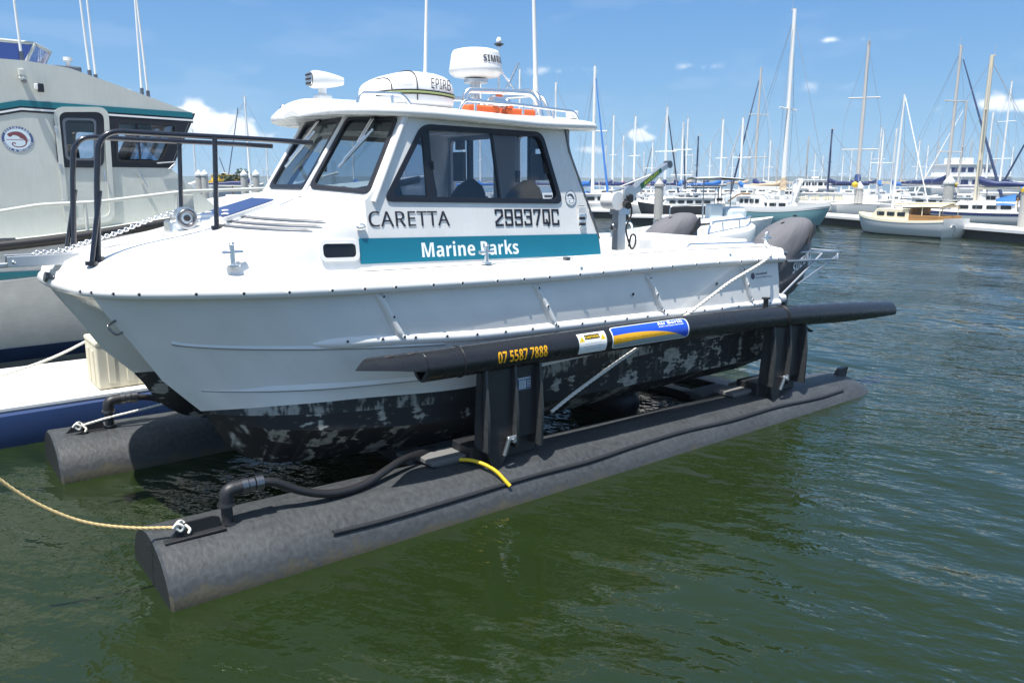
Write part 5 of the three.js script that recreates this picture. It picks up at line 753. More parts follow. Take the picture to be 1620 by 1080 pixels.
/* ---------- the marina beyond ---------- */
mat('mWhite', [.80, .80, .79], .35); mat('mCream', [.84, .77, .58], .45); mat('mDeck', [.72, .70, .64], .6); mat('mGreen', [.19, .37, .41], .3); mat('mNavy', [.02, .035, .13], .5); mat('mBlue', [.02, .14, .45], .7); mat('mTan', [.60, .47, .33], .8); mat('mDark', [.03, .032, .04], .6); mat('mGlass', [.02, .025, .03], .08); mat('mGrey', [.34, .35, .36], .6); mat('mRed', [.42, .05, .06], .6); mat('mWood', [.36, .19, .07], .5); mat('mTeal', [.02, .30, .22], .6); mat('mYellow', [.75, .50, .03], .5); mat('mSpar', [.90, .90, .88], .35); mat('mSparGrey', [.55, .53, .50], .5); mat('mSparCream', [.74, .66, .50], .45); mat('mSparNavy', [.03, .05, .12], .4); mat('mPile', [.48, .47, .44], .85, 0, { bumpMap: plasBump, bumpScale: .02 }); mat('mDock', [.62, .60, .55], .8); mat('mUnder', [.05, .05, .048], .8); mat('mWire', [.45, .46, .48], .5, .5); mat('mPale', [.62, .72, .78], .6); mat('mHullGrey', [.60, .62, .63], .35); mat('mAwning', [.40, .42, .43], .7); mat('mFoliage', [.045, .07, .035], .8);
function hullRows(L, B, F, { bow = .12, sternW = .75, sheer = .25, rake = .12 } = {}) {
  const rows = []; for (let i = 0; i <= 22; i++) {
    const t = i / 22, x = -L * .45 + t * L, w = B / 2 * (t < .5 ? lerp(sternW, 1, Math.sin(t * Math.PI)) : Math.pow(Math.max(0, 1 - Math.pow((t - .5) / .5, 2.4)), .9)) + .012, y = F * (1 + sheer * Math.pow(Math.abs(t - .38) / .62, 2));
    const ov = L * rake * Math.pow(Math.max(0, (t - .55) / .45), 2), ovs = -L * .05 * Math.pow(Math.max(0, .25 - t) / .25, 2);
    rows.push([[0, y, w], [.25, y * .62, w * .985], [.6, y * .25, w * .90], [1, -.05, w * .74], [1.4, -.35, w * .3]].map(([k, yy, ww]) => new THREE.Vector3(x - (ov + ovs) * k * .72 + 0, yy, ww)));
  } return rows;
}
const flipZ = (g) => { const q = flipGeo(g); q.scale(1, 1, -1); return q; };
const bothZ = (g) => [g, flipZ(g)];
function floating(name, label, cat, pos, a, group) { const o = new THREE.Group(); o.name = numbered(name); o.position.copy(pos).setY(0); o.rotation.y = a; o.userData = { label, category: cat }; if (group) o.userData.group = group; scene.add(o); return o; }
const P3 = (x, y, z) => new THREE.Vector3(x, y, z);
function hullParts(o, L, B, F, { hull = M.mWhite, stripe, boot, deck = M.mDeck, ...rest } = {}) {
  const rows = hullRows(L, B, F, rest), ref = P3(0, F * .5, 0), lo = (f) => rows.map(f);
  const h = part('hull', [...bothZ(loft(rows, { ref: P3(0, .2, -.0), crease: .8 })), loft([rows[0], rows[0].map((p) => p.clone().setZ(-p.z))], { ref })], hull, o);
  const strip = (k0, k1, m, n) => part(n, bothZ(loft(rows.map((r) => { const at_ = (k) => r[0].clone().lerp(r[1], k).add(P3(0, 0, .012)); return [at_(k0), at_(k1)]; }), { ref: P3(0, .3, 0) })), m, o);
  if (stripe) strip(.02, .38, stripe, 'sheer_stripe');
  if (boot) part('boot_stripe', bothZ(loft(rows.map((r) => [r[2].clone().lerp(r[3], .55).add(P3(0, 0, .012)), r[3].clone().add(P3(0, -.02, .012))]), { ref: P3(0, .2, 0) })), boot, o);
  part('deck', [loft(rows.map((r) => [r[0].clone().add(P3(0, .012, -.0)), P3(r[0].x, r[0].y + .05, 0), r[0].clone().setZ(-r[0].z).add(P3(0, .012, 0))]), { crease: 1 })], deck, o);
  return rows;
}
const yAt = (F, t, sheer = .25) => F * (1 + sheer * Math.pow(Math.abs(t - .38) / .62, 2));
function house(o, x0, x1, y0, h, w, m, { win = 3, glassM = M.mGlass, rake = .25, name = 'cabin' } = {}) {
  const pr = [[x0, y0], [x1, y0], [x1 - h * rake * 2, y0 + h * .75], [x1 - h * rake * 2 - .12, y0 + h], [x0 + h * .1, y0 + h * 1.02]], s = roundPoly(pr, .06);
  const g = new THREE.ExtrudeGeometry(s, { depth: w - .08, bevelEnabled: true, bevelSize: .03, bevelThickness: .04, bevelSegments: 2 }); g.translate(0, 0, -w / 2 + .04);
  const c = part(name, [g], m, o); const L = x1 - h * rake * 2 - x0 - .2;
  for (let i = 0; i < win; i++) { const a = x0 + .14 + (i + .12) * L / win, b = x0 + .14 + (i + .86) * L / win; for (const sg of [1, -1]) { const q = roundPoly([[a, y0 + h * .38], [b, y0 + h * .38], [b, y0 + h * .76], [a, y0 + h * .76]], .04), e = new THREE.ExtrudeGeometry(q, { depth: .02, bevelEnabled: false }); e.translate(0, 0, sg > 0 ? w / 2 - .005 : -w / 2 - .015); part('window', [e], glassM, c); } }
  return c;
}
// d metres ahead, mast foot under pixel column u, masthead at pixel row vt
function sailboat(o) {
  const { u, vt, d, a = 0, name = 'sailing_boat', label, spar = M.mSpar, L: L0, hull, stripe, boot, cover, jib, jibTo = 1, cabin = M.mWhite, F = .62, B: B0, win = 3, spreaders = 1, radar, group, rows = true, sheer, rake, sternW, bim, deck, mizzen, extra, thick = 1 } = o;
  const foot = at(u, 285, d), top = at(u, vt, d).y, mh = top, L = L0 ?? clamp(mh * .72, 4, 10), B = B0 ?? L * .31;
  const off = P3(L * .08, 0, 0).applyAxisAngle(P3(0, 1, 0), a), g = floating(name, label, 'sailboat', foot.clone().sub(off).setY(0), a, group), mx = L * .08;
  hullParts(g, L, B, F, { hull, stripe, boot, sheer, rake, sternW, deck });
  const dy = F + .04; if (cabin) house(g, -L * .14, L * .22, dy - .04, .36 + L * .012, B * .56, cabin, { win });
  const r = (.048 + mh * .0055) * thick, ms = part('mast', [new THREE.CylinderGeometry(r * .72, r, mh - dy, 8).translate(mx, (mh + dy) / 2, 0)], spar, g);
  part('masthead', [new THREE.BoxGeometry(.22, .05, .05).translate(mx - .05, mh + .02, 0), new THREE.CylinderGeometry(.006, .008, .5, 5).translate(mx - .1, mh + .25, 0)], M.mSparGrey, ms);
  for (let i = 1; i <= spreaders; i++) { const y = dy + (mh - dy) * (spreaders === 1 ? .54 : .32 * i + .02), w = B * (.42 - .05 * i); part('spreader', [bar(P3(mx, y, -w), P3(mx, y + .0, w), r * .32)], spar, ms); }
  if (radar) part('radar', [new THREE.CylinderGeometry(.2, .2, .16, 14).translate(mx + .25, dy + (mh - dy) * radar, 0)], M.mWhite, ms);
  const by = dy + .85 + L * .03, bl = L * .40, bm = part('boom', [bar(P3(mx, by, 0), P3(mx - bl, by + .04, 0), r * .62)], spar, g);
  if (cover) part('sail_cover', [loft(Array.from({ length: 9 }, (_, i) => { const t = i / 8, x = mx - .02 - bl * t, h = lerp(.36, .12, Math.pow(t, .6)) * (L / 7) * (1 + .12 * Math.sin(i * 2.3)), w = lerp(.16, .07, t) * (L / 7); return Array.from({ length: 11 }, (_, k) => { const q = k / 10 * Math.PI * 2; return P3(x, by + .06 + h * .5 + h * .55 * Math.sin(q) + (i === 0 ? h * .3 : 0), w * Math.cos(q)); }); }), { ref: P3(mx - bl * .5, by + .2, 0), crease: 1 })], cover, bm);
  const bowP = P3(L * .54 * jibTo, yAt(F, 1, sheer), 0), stern = P3(-L * .44, yAt(F, 0, sheer), 0), hd = P3(mx, dy + (mh - dy) * .97, 0);
  const wires = [bar(hd, stern, .010, .010, 4)]; for (const sg of [1, -1]) { const sp = P3(mx, dy + (mh - dy) * .54, sg * B * .36); wires.push(bar(hd, sp, .009, .009, 4), bar(sp, P3(mx - .05, dy, sg * B * .46), .009, .009, 4)); } wires.push(bar(hd, bowP, .010, .010, 4), bar(P3(mx, dy + (mh - dy) * .7, 0), P3(L * .3, dy, 0), .008, .008, 4), bar(hd, P3(mx - bl, by, 0), .008, .008, 4));
  part('rigging', wires, M.mWire, g);
  if (jib) part('furled_jib', [bar(bowP.clone().lerp(hd, .03), bowP.clone().lerp(hd, .94), .075 * L / 7, .03)], jib, g);
  if (rows) { const st = [], n = 7; for (const sg of [1, -1]) { const pts = []; for (let i = 0; i <= n; i++) { const t = i / n, x = -L * .43 + t * L * .93, w = B / 2 * (t < .5 ? lerp(.75, 1, Math.sin(t * Math.PI)) : Math.pow(Math.max(0, 1 - Math.pow((t - .5) / .5, 2.4)), .9)) * .94; const y = yAt(F, t, sheer); pts.push(P3(x, y + .5, sg * w)); st.push(bar(P3(x, y, sg * w), P3(x, y + .5, sg * w), .011, .011, 5)); } st.push(tube(pts, .008, { n: 4, seg: 20 })); } part('guard_rail', st, M.chrome, g); }
  if (bim) { const x = -L * .27; part('bimini', [loft(Array.from({ length: 7 }, (_, i) => { const t = i / 6, q = t * Math.PI; return [P3(x - L * .1, dy + 1.0 + .28 * Math.sin(q) * .5, (t - .5) * B * .8), P3(x, dy + 1.08 + .28 * Math.sin(q) * .6, (t - .5) * B * .84), P3(x + L * .12, dy + 1.0 + .28 * Math.sin(q) * .5, (t - .5) * B * .8)]; }), { crease: 1 }), bar(P3(x, dy, B * .4), P3(x, dy + 1.1, B * .42), .012), bar(P3(x, dy, -B * .4), P3(x, dy + 1.1, -B * .42), .012)], bim, g); part('dodger', [loft(Array.from({ length: 7 }, (_, i) => { const t = i / 6, z = (t - .5) * B * .6, q = Math.sin(t * Math.PI); return [P3(-L * .13, dy + .3 + .5 * Math.pow(q, .5), z), P3(-L * .03, dy + .32 + .28 * Math.pow(q, .5), z * 1.05)]; }), { crease: 1 })], bim, g); }
  if (mizzen) { const m2 = -L * .32; const mm = part('mizzen_mast', [new THREE.CylinderGeometry(r * .5, r * .6, mh * .62, 7).translate(m2, dy + mh * .31, 0)], spar, g); }
  if (extra) extra(g, { L, B, F, dy, mx, by, mh, r });
  return g;
}
const R = (deg) => deg * Math.PI / 180;
const G1 = 'sailing boats in the marina rows';
// --- nearest boats ---
sailboat({ u: 1240, vt: 15, d: 39.5, a: R(-40), L: 5.0, B: 1.65, F: .80, sheer: .36, rake: .16, hull: M.mGreen, stripe: M.mWhite, boot: M.mDark, cover: M.mTan, jibTo: 1.0, win: 3, spreaders: 0, deck: M.mDeck, thick: 1.25,
  label: 'blue green hulled double ended yacht under the tallest white mast', name: 'sailing_yacht', extra: (g, q) => {
    part('spreader', [bar(P3(q.mx, 5.55, -1.05), P3(q.mx, 5.55, 1.05), .035)], M.mSpar, g); part('bulwark', bothZ(loft(hullRows(q.L, q.B, q.F, { sheer: .36, rake: .16 }).map((r) => [r[0].clone().add(P3(0, .13, .01)), r[0].clone().add(P3(0, -.06, .012))]), { ref: P3(0, .5, 0) })), M.mWhite, g);
    part('bowsprit', [bar(P3(q.L * .42, 1.12, 0), P3(q.L * .62, 1.26, 0), .045, .03)], M.mSpar, g); part('sail_bundle', [loft(Array.from({ length: 8 }, (_, i) => { const t = i / 7; return Array.from({ length: 9 }, (_, k) => { const a = k / 8 * Math.PI * 2, r = lerp(.20, .08, t) * (1 + .15 * Math.sin(i * 3 + k)); return P3(q.mx + r * Math.cos(a), q.by - .1 + t * .9, r * Math.sin(a)); }); }), { crease: 1 })], M.mTan, g);
    house(g, -1.75, -.25, .9, .52, 1.05, M.mWhite, { win: 4, rake: .2, name: 'wheelhouse' }); part('porthole', [new THREE.CylinderGeometry(.07, .07, .03, 14).rotateX(Math.PI / 2).scale(1.5, .6, 1).translate(1.35, .55, .72)], M.mDark, g); part('timber_rail', [tube([P3(-2.2, 1.15, .5), P3(-1.6, 1.5, .6), P3(-1.0, 1.55, .6)], .04)], M.mWood, g);
    for (const x of [.95, 1.1]) part('fender_pole', [bar(P3(x, .9, .6), P3(x, 2.15, .6), .03)], M.mWhite, g);
    part('canopy', [box(P3(-2.1, 1.25, 0), .7, .5, .9, .15)], M.mPale, g);
  } });
// cream cabined boat, stern towards the camera
{
  const pos = at(1440, 285, 32.8), a = R(112), g = floating('sailing_cruiser', 'small white cruiser with a cream cabin and open timber lined cockpit', 'sailboat', P3(16.3, 0, -33.0), a); g.scale.setScalar(.83);
  hullParts(g, 5.9, 2.15, .66, { hull: M.mHullGrey, boot: M.mDark, sheer: .42, sternW: .78, deck: M.mCream });
  const rows = hullRows(5.9, 2.15, .66, { sheer: .42, sternW: .78 }); part('gunwale_band', bothZ(loft(rows.map((r) => [r[0].clone().add(P3(0, .10, .0)), r[0].clone().add(P3(0, -.02, .014))]), { ref: P3(0, .5, 0) })), M.mCream, g);
  house(g, -.55, 1.9, .72, .52, 1.35, M.mCream, { win: 3, rake: .35 });
  part('cockpit_lining', [box(P3(-1.45, .86, .0), 1.7, .3, 1.5, .03)], M.mWood, g); part('cockpit_bulkhead', [box(P3(-.62, 1.06, 0), .06, .62, 1.3, .01)], M.mWood, g);
  part('cockpit_well', [box(P3(-1.5, 1.005, 0), 1.4, .02, 1.15, .005)], M.interiorDark, g);
  part('cabin_roof', [loft(Array.from({ length: 9 }, (_, i) => { const t = i / 8, z = (t - .5) * 1.5; const q = .10 * Math.sin(t * Math.PI); return [P3(-2.3, 1.44 + q, z * .8), P3(-1.3, 1.42 + q, z), P3(-.2, 1.36 + q, z), P3(-.2, 1.30 + q, z), P3(-2.3, 1.38 + q, z * .8)]; }), { crease: .5 }), bar(P3(-2.2, .8, .6), P3(-2.2, 1.42, .58), .02), bar(P3(-2.2, .8, -.6), P3(-2.2, 1.42, -.58), .02), bar(P3(-1.3, .9, .68), P3(-1.3, 1.42, .66), .025), bar(P3(-1.3, .9, -.68), P3(-1.3, 1.42, -.66), .025)], M.mCream, g);
  part('transom', [loft(Array.from({ length: 11 }, (_, k) => { const t = k / 10 * 2 - 1; return [P3(-2.66 - .10 * (1 - t * t), .92 - .02 * t * t, t * .85), P3(-2.61 - .12 * (1 - t * t), .5, t * .835), P3(-2.55 - .12 * (1 - t * t), .22, t * .77), P3(-2.46 - .08 * (1 - t * t), -.03, t * .63)]; }), { ref: P3(0, .5, 0) })], M.mWhite, g); part('swim_ladder', [new THREE.TorusGeometry(.16, .02, 6, 16, Math.PI).rotateY(Math.PI / 2).translate(-2.75, .45, -.3), bar(P3(-2.74, .45, -.14), P3(-2.62, .1, -.14), .02)], M.chrome, g);
  const mh = at(1437, 148, 33.5).y / .83, mx = 1.1; part('mast', [bar(P3(mx, .9, 0), P3(mx - .12, mh, 0), .065, .045)], M.mSpar, g); part('gaff', [bar(P3(mx - .1, mh - .1, .06), P3(mx - 2.0, 1.46, .15), .028, .028)], M.mSpar, g); part('boom', [bar(P3(mx - .1, 1.52, 0), P3(mx - 3.6, 1.60, 0), .05)], M.mSparCream, g);
  part('rigging', [bar(P3(mx - .12, mh, 0), P3(2.9, .95, 0), .008), bar(P3(mx - .12, mh - .3, 0), P3(mx, .8, .95), .007), bar(P3(mx - .12, mh - .3, 0), P3(mx, .8, -.95), .007)], M.mWire, g);
}
// blue striped yacht at the right edge
sailboat({ u: 1548, vt: 88, d: 37.5, a: R(150), L: 7.4, B: 2.3, F: .74, hull: M.mHullGrey, stripe: M.mNavy, spar: M.mSparCream, cover: M.mNavy, jibTo: 1, bim: M.mBlue, win: 4, spreaders: 2, thick: 1.35, label: 'grey hulled yacht with a navy sheer stripe and blue spray hood', extra: (g, q) => { part('companionway', [box(P3(-1.05, 1.16, 0), .06, .5, .5, .01)], M.mWood, g); part('awning', [loft([[P3(-3.2, 1.75, -.7), P3(-3.2, 1.75, .7)], [P3(-1.2, 1.95, -.8), P3(-1.2, 1.95, .8)]], {})], M.mGrey, g); } });
sailboat({ u: 1357, vt: 65, d: 47, a: R(68), L: 8, B: 2.6, F: .85, hull: M.mWhite, spar: M.mSparGrey, cover: M.mNavy, jib: M.mWhite, spreaders: 2, thick: 1.15, label: 'white yacht with a tall grey mast and long navy sail cover', name: 'sailing_yacht' });
sailboat({ u: 1499, vt: 72, d: 46, a: R(-70), L: 8, F: .8, spar: M.mSparGrey, cover: M.mNavy, jib: M.mSparNavy, spreaders: 2, radar: 0, label: 'white yacht with brown grey mast and navy furled headsails', name: 'sailing_yacht' });
// --- the rows: [column, masthead row, distance, heading, label, options] ---
const fleet = [
  [938, 105, 52, -72, 'white yacht with a thick white mast just right of the cabin roof', { cover: M.mBlue, jib: M.mBlue, L: 7.5, thick: 1.3, bim: M.mBlue }],
  [969, 183, 60, 15, 'white yacht with slim white mast behind a blue furled headsail', { cover: M.mNavy, L: 6.2 }],
  [985, 215, 62, 160, 'short masted white yacht with a red sail cover left of the davit', { cover: M.mRed, L: 5.5, spar: M.mSpar }],
  [1003, 184, 58, 20, 'white masted yacht behind the foot of the davit arm', { cover: M.mNavy, L: 6.4, thick: 1.2 }],
  [1031, 225, 66, 100, 'yacht with a low white mast behind the davit arm', { cover: M.mNavy, jib: M.mGrey, L: 5.6 }],
  [1052, 169, 55, 65, 'white yacht with blue furled jib right of the davit tip', { jib: M.mSparNavy, cover: M.mNavy, L: 6.6, thick: 1.2 }],
  [1078, 193, 57, 70, 'yacht whose mast carries steps and a dark furled jib', { jib: M.mSparNavy, cover: M.mBlue, L: 6.4, spreaders: 2 }],
  [1085, 187, 72, 20, 'distant yacht with white mast close beside a stepped mast', { L: 7, cover: M.mNavy }],
  [1102, 215, 64, 160, 'yacht with a dark slim mast and no headsail', { spar: M.mSparNavy, L: 6, cover: M.mGrey }],
  [1140, 189, 53, 14, 'white yacht with mast above the grey canopy left side', { L: 6, cover: M.mBlue, thick: 1.1 }],
  [1171, 186, 54, 108, 'white yacht with mast above the grey canopy right side', { L: 6, cover: M.mBlue, jib: M.mWhite, thick: 1.2 }],
  [1194, 108, 60, 110, 'yacht with a thin tall grey brown mast left of the tallest mast', { spar: M.mSparGrey, L: 8, cover: M.mNavy, jib: M.mNavy, spreaders: 2 }],
  [1216, 222, 68, 15, 'small yacht with short mast left of the tallest mast', { L: 5.4, cover: M.mTan }],
  [1275, 218, 70, 160, 'small yacht with faint grey mast right of the tallest mast', { spar: M.mSparGrey, L: 5.6, cover: M.mTeal }],
  [1311, 204, 58, 170, 'yacht with a dark navy mast and a long navy sail cover', { spar: M.mSparNavy, L: 6.8, cover: M.mNavy }],
  [1332, 245, 74, 12, 'small yacht with a very short white mast behind the yellow capped pile', { L: 5, cover: M.mBlue }],
  [1392, 205, 60, 75, 'yacht with white mast left of the cream cruiser', { L: 6.5, cover: M.mBlue, jib: M.mWhite }],
  [1388, 202, 78, 15, 'distant yacht with white mast left of the cream cruiser', { L: 6.8, cover: M.mNavy }],
  [1412, 204, 62, 160, 'white yacht with mast rising just left of the cream cruiser mast', { L: 6.4, cover: M.mBlue, thick: 1.1 }],
  [1450, 222, 70, 12, 'yacht with thin white mast right of the cream cruiser mast', { L: 5.6, cover: M.mNavy }],
  [1517, 160, 66, 170, 'yacht with slim grey mast between the two tallest right hand masts', { spar: M.mSparGrey, L: 7, jib: M.mWhite }],
  [1560, 178, 64, 165, 'white yacht with second white mast close behind the cream mast', { L: 7, cover: M.mBlue, thick: 1.1 }],
  [1583, 128, 74, 20, 'distant yacht with thin pale mast near the right edge', { L: 8.5, spreaders: 2 }],
  [1668, 95, 52, 150, 'yacht mostly outside the right edge with a navy furled sail', { jibTo: 1, L: 7, jib: M.mSparNavy, cover: M.mNavy }],
  [878, 131, 62, 170, 'yacht whose white mast shows above the aft end of the cabin roof', { L: 8, cover: M.mBlue }],
  [822, 110, 66, 15, 'yacht whose mast shows through the roof rails of the catamaran', { L: 8, cover: M.mNavy }],
  [395, 153, 58, 15, 'white yacht seen between the pulpit rail and the windscreen', { L: 7.5, cover: M.mNavy, thick: .9 }],
  [424, 232, 74, 160, 'small yacht with short mast beside the windscreen', { L: 6, cover: M.mWhite }],
  [310, 205, 70, 12, 'yacht with leaning pale mast behind the pulpit stanchions', { L: 6.5, cover: M.mWhite }],
  [560, 190, 68, 160, 'yacht seen through the port windscreen pane', { L: 7, cover: M.mBlue }],
  [640, 215, 72, 20, 'yacht seen through the front corner of the side window', { L: 6.5, cover: M.mNavy }],
  [735, 180, 64, 165, 'yacht seen through the middle of the side window', { L: 7, cover: M.mBlue, jib: M.mSparNavy }],
  [760, 200, 66, 15, 'yacht with white mast seen through the side window beside the post', { L: 6.5, cover: M.mBlue }],
  [845, 200, 70, 165, 'yacht seen through the aft part of the side window', { L: 6.5, cover: M.mNavy }],
];
const far = rng(19);
for (const [u, vt, d, deg, label, q] of fleet) sailboat({ u, vt, d, a: R(deg + (far() - .5) * 16), label, name: 'sailing_boat', group: G1, rows: d < 58, win: d < 66 ? 3 : 2, F: .6 + far() * .16, ...q });
// a few more masts far behind, too thin to tell much of
const slim = [[958, 230, 92], [1018, 240, 95], [1066, 236, 90], [1094, 244, 98], [1122, 226, 94], [1158, 232, 96], [1184, 236, 92], [1208, 240, 100], [1228, 236, 96], [1288, 240, 94], [1300, 246, 100], [1345, 236, 92], [1376, 240, 95], [1426, 236, 92], [1464, 230, 98], [1480, 226, 94], [1532, 222, 96], [1572, 214, 98], [1598, 232, 92], [450, 246, 96], [700, 236, 96], [800, 228, 94]];
for (const [u, vt, d] of slim) sailboat({ u, vt, d, a: R(far() < .5 ? 12 : 168), L: 6.5, F: .7, rows: false, win: 2, spar: far() < .3 ? M.mSparGrey : M.mSpar, cover: [M.mNavy, M.mBlue, M.mWhite, M.mTan][Math.floor(far() * 4)], name: 'distant_sailing_boat', group: 'small distant yachts at the back of the marina', label: 'small distant yacht with a thin mast low on the horizon' });
sailboat({ u: 1690, vt: 130, d: 44, a: R(155), label: 'second yacht beyond the right edge whose navy furled sail slants into view', jib: M.mSparNavy, cover: M.mNavy, name: 'sailing_boat' });
// --- motor boats ---
function cruiser(name, label, u, d, deg, L, opt = {}) {
  const { F = .8, hull = M.mWhite, stripe, top = M.mWhite, decks = 1, awning, glassM = M.mGlass } = opt, p = at(u, 285, d), g = floating(name, label, 'motor boat', p, R(deg));
  hullParts(g, L, L * .33, F, { hull, stripe, sternW: .92, rake: .16, boot: M.mNavy }); let y = F, x0 = -L * .36, x1 = L * .26, w = L * .26;
  for (let i = 0; i < decks; i++) { const h = .72 * (L / 8); house(g, x0, x1, y, h, w, top, { win: 5, rake: .35, glassM, name: i ? 'upper_cabin' : 'cabin' }); y += h; part('roof_edge', [box(P3((x0 + x1) / 2 - h * .3, y + .02, 0), (x1 - x0) * .92, .06, w * 1.08, .02)], top, g); x1 -= L * .16; x0 += L * .06; w *= .9; }
  part('deck_rail', [pipe([P3(L * .05, F + .45, L * .15), P3(L * .3, F + .5, L * .12), P3(L * .5, F + .62, 0), P3(L * .3, F + .5, -L * .12), P3(L * .05, F + .45, -L * .15)], .014, .2), ...[.1, .2, .3, .4].flatMap((t) => [1, -1].map((s) => bar(P3(L * t, F, s * L * .16 * (1 - t * 1.6)), P3(L * t, F + .5, s * L * .16 * (1 - t * 1.6)), .01)))], M.chrome, g);
  part('aerial', [bar(P3(x0 + .5, y, 0), P3(x0 + .3, y + 1.1, 0), .012), bar(P3(x0 + .8, y, .3), P3(x0 + .7, y + .8, .3), .012), box(P3(x0 + .7, y + .2, 0), .5, .12, .3, .04)], M.mWhite, g);
  if (awning) part('awning', [box(P3(-L * .28, F + 1.05, 0), L * .36, .05, L * .3, .02), ...[1, -1].map((s) => bar(P3(-L * .44, F, s * L * .14), P3(-L * .44, F + 1.05, s * L * .14), .016))], awning, g);
  if (opt.extra) opt.extra(g, { L, F, y });
  return g;
}
cruiser('passenger_ferry', 'large white multi deck ferry behind the masts at right', 1545, 88, 4, 14, { F: 1.3, decks: 2, glassM: M.mNavy, extra: (g, q) => part('funnel_deck', [box(P3(-2.2, q.y + .35, 0), 2.2, .7, 1.8, .08)], M.mWhite, g) });
cruiser('motor_cruiser', 'white motor cruiser with cream window covers left of the yellow capped pile', 1322, 49, -14, 6.4, { F: .85, glassM: M.mCream, decks: 1, extra: (g, q) => part('radar_arch', [pipe([P3(-2.4, .9, 1.0), P3(-2.0, 2.2, .9), P3(-2.0, 2.2, -.9), P3(-2.4, .9, -1.0)], .12, .3)], M.mWhite, g) });
cruiser('motor_boat', 'white motor boat with a dark canopy behind the right of the davit', 1068, 45, 172, 5.2, { F: .75, awning: M.mDark, decks: 1 });
cruiser('motor_boat', 'dark hulled motor boat lying behind the finger dock right of the davit', 1082, 43.5, 172, 4.4, { F: .85, hull: M.mDark, awning: M.mDark, top: M.mHullGrey });
cruiser('motor_boat', 'grey topped launch moored right of the cream cruiser boom', 1478, 43, 165, 5.4, { F: .8, top: M.mHullGrey, awning: M.mNavy });
cruiser('motor_boat', 'low white cruiser below the red sail cover by the davit', 975, 50, 8, 6.2, { F: .8, stripe: M.mHullGrey });
cruiser('work_boat', 'yellow topped work boat seen under the pulpit rail', 368, 90, 48, 7, { F: 1.5, decks: 2, hull: M.mHullGrey, top: M.mYellow, extra: (g, q) => { part('derrick', [bar(P3(-.6, 2.2, 0), P3(1.2, 10, 0), .05), bar(P3(-.6, 2.2, 0), P3(-1.4, 4.6, 0), .04)], M.mSparNavy, g); } });
cruiser('motor_boat', 'white launch moored at the far jetty by the windscreen foot', 425, 62, 170, 5.4, { F: .8, top: M.mHullGrey });
cruiser('motor_boat', 'white flybridge cruiser between the green sail cover and the pile', 1268, 62, 165, 7, { F: .95, decks: 2 });
cruiser('motor_boat', 'white cruiser partly hidden behind the blue striped yacht', 1590, 46, 168, 6.5, { F: .9, decks: 1, awning: M.mAwning });
cruiser('motor_boat', 'small white cruiser left of the grey canopy', 1108, 56, 8, 5.6, { F: .8, decks: 1, stripe: M.mBlue });
// boat with a grey canopy on poles
{
  const g = floating('fishing_boat', 'open white fishing boat with a thin grey canopy on poles', 'motor boat', at(1128, 285, 31), R(8)); hullParts(g, 4.6, 1.6, .62, { sternW: .95, hull: M.mWhite });
  part('canopy', [loft(Array.from({ length: 7 }, (_, i) => { const t = i / 6, z = (t - .5) * 1.3, q = .05 * Math.sin(t * Math.PI); return [P3(-.85, 2.26 + q, z), P3(0, 2.30 + q, z), P3(1.0, 2.24 + q, z), P3(1.0, 2.20 + q, z), P3(-.85, 2.22 + q, z)]; }), { crease: .5 })], M.mAwning, g);
  for (const [x, z] of [[-.35, .0], [.75, .0]]) part('canopy_pole', [bar(P3(x, .6, z), P3(x, 2.24, z), .022)], M.mGrey, g);
  part('console', [box(P3(.1, .95, 0), .5, .7, .6, .06)], M.mPale, g); part('rail', [pipe([P3(-1.9, .6, .7), P3(-1.9, 1.25, .7), P3(-.6, 1.3, .7), P3(-.6, .6, .7)], .02, .12)], M.chrome, g); part('cover', [box(P3(.9, .95, 0), .8, .5, .9, .2)], M.mPale, g);
}
// white runabout on the far side of the catamaran stern
{
  const o = thing('runabout', 'white runabout with a chrome bow rail just beyond the catamaran stern', 'motor boat', V(-9.1, 0, -2.6)), rows = [];
  const sec = table([[-8.0, .80, 1.36], [-8.6, .90, 1.40], [-9.3, .88, 1.45], [-9.9, .60, 1.50], [-10.3, .12, 1.53]]);
  for (let i = 0; i <= 24; i++) { const s = -8.0 - i / 24 * 2.3, [w, y] = sec(s); rows.push([[-w * .2, .25], [-w * .75, .42], [-w * .95, .8], [-w, y - .06], [-w * .98, y], [-w * .7, y + .07], [0, y + .13], [w * .7, y + .07], [w * .98, y], [w, y - .06], [w * .95, .8], [w * .75, .42], [w * .2, .25]].map(([p, yy]) => V(s, yy, -2.6 + p))); }
  part('hull', [loft(rows, { ref: V(-9, 1, -2.6), crease: .7 }), cap(rows[0], V(-9, 1, -2.6)), cap(rows.at(-1), V(-9, 1, -2.6))], M.gelcoat, o);
  part('bow_rail', [pipe([V(-8.55, 1.44, -1.85), V(-8.6, 1.60, -1.85), V(-9.5, 1.63, -1.9), V(-9.95, 1.64, -2.15), V(-10.0, 1.52, -2.2)], .018, .08)], M.chrome, o); for (const s of [-8.9, -9.3]) part('rail_post', [bar(V(s, 1.46, -1.86), V(s, 1.62, -1.88), .013)], M.chrome, o);
  part('deck_hatch', [box(V(-9.0, 1.575, -2.5), .5, .04, .5, .02)], M.gelcoat, o);
}
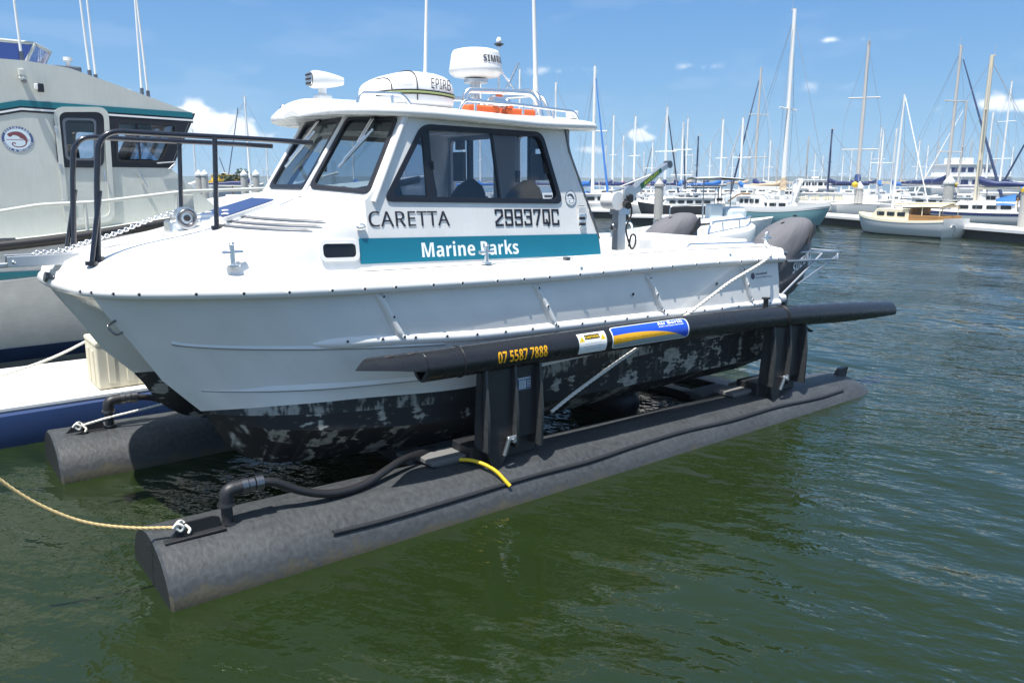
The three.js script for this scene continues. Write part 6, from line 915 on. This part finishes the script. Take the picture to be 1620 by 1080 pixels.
// --- docks and piles ---
function dock(label, a, b, w) { const A = a.clone().setY(0), Bq = b.clone().setY(0), L = A.distanceTo(Bq), g = floating('marina_dock', label, 'dock', A.clone().add(Bq).multiplyScalar(.5), Math.atan2(-(Bq.z - A.z), Bq.x - A.x)); part('dock_deck', [box(P3(0, .43, 0), L, .10, w, .02)], M.mDock, g); part('dock_float', [box(P3(0, .15, 0), L - .1, .46, w - .25, .02)], M.mUnder, g); part('dock_rail', [box(P3(0, .40, w / 2), L, .12, .04, .01), box(P3(0, .40, -w / 2), L, .12, .04, .01)], M.mWhite, g); return g; }
const gp = (x, d) => P3(x, 0, -d);
dock('long pale dock behind the davit and the grey motor cover', gp(-2, 53), gp(12.5, 46), 2.0); dock('short pale finger dock by the grey pile', gp(6.2, 41.5), gp(10.2, 39.8), 1.3); dock('pale finger dock beside the cream cabined cruiser', gp(15.9, 46), gp(19.4, 25), 1.7); dock('far pale jetty seen under the pulpit rail', gp(-30, 55), gp(-10, 55), 2.4); dock('pale dock behind the cream cabined cruiser', gp(17.5, 50), gp(36, 46), 2.0);
function pile(label, u, vb, vt, d, cap_, r = .17) { const b = at(u, vb, d), t = at(u, vt, d).y, g = floating('mooring_pile', label, 'pile', b, 0); part('pile_shaft', [new THREE.CylinderGeometry(r, r * 1.02, t + 1, 18).translate(0, (t - 1) / 2, 0)], M.mPile, g); part('pile_cap', [new THREE.ConeGeometry(r * 1.15, r * 1.5, 18).translate(0, t + r * .75, 0), new THREE.CylinderGeometry(r * 1.15, r * 1.15, .12, 18).translate(0, t - .02, 0)], cap_, g); return g; }
pile('grey pile standing through the finger dock right of the davit', 1041, 352, 292, 40.4, M.mPile, .22); const yp = pile('grey pile with yellow light and white cap at the dock end', 1356, 345, 296, 44, M.mWhite, .22); part('marker_light', [ball(P3(-.3, at(1350, 292, 44).y, .1), .16)], M.mYellow, yp);
const wpile = pile('pile with a domed white cap left of the ferry', 1497, 345, 288, 42, M.mWhite, .26); part('marker_light', [ball(P3(.24, at(1505, 292, 42).y, .1), .12)], M.mYellow, wpile); pile('thick pale pile cut by the right edge', 1618, 372, 300, 30, M.mYellow, .2);
for (const [u, l] of [[317, 'left of two piles by the pulpit stanchion'], [326, 'right of two piles by the pulpit stanchion'], [388, 'pile right of the yellow work boat'], [407, 'pile nearest the windscreen foot']]) pile('white capped ' + l, u, 320, 276, 54, M.mWhite, .22);
// --- the land far across the water ---
{
  const rows = [], r = rng(3); for (let i = 0; i <= 120; i++) { const x = -1600 + i / 120 * 3400, h = 6 + 7 * (fbm2(i * .07, .3, 2048, 2048, 4, 5) + .5); rows.push([P3(x, -1, -1500), P3(x, Math.max(1.5, h), -1510), P3(x, -1, -1700)]); }
  mat('farLand', [.05, .08, .06], .9); structure('hills', [loft(rows, { ref: P3(0, -50, -1600), crease: 1 })], M.farLand);
  // trees behind the work boat
  const t = floating('island_trees', 'clump of dark trees behind the yellow work boat', 'trees', at(376, 285, 70), 0), leaf = []; for (let i = 0; i < 260; i++) { const a = r() * 6.28, q = Math.sqrt(r()), x = Math.cos(a) * q * 1.25, z = Math.sin(a) * q * .8, top = 1.1 + .35 * Math.sin(x * 3) - .35 * q; const g = new THREE.PlaneGeometry(.22, .16); g.rotateX(r() * 3); g.rotateY(r() * 6); g.translate(x, 2.0 + r() * top, z); leaf.push(g); } part('foliage', leaf, M.mFoliage, t); part('trunk', [bar(P3(-.5, 0, 0), P3(-.5, 2.3, 0), .06), bar(P3(.4, 0, 0), P3(.4, 2.3, 0), .05)], M.mWood, t);
}
renderer.render(scene, camera);
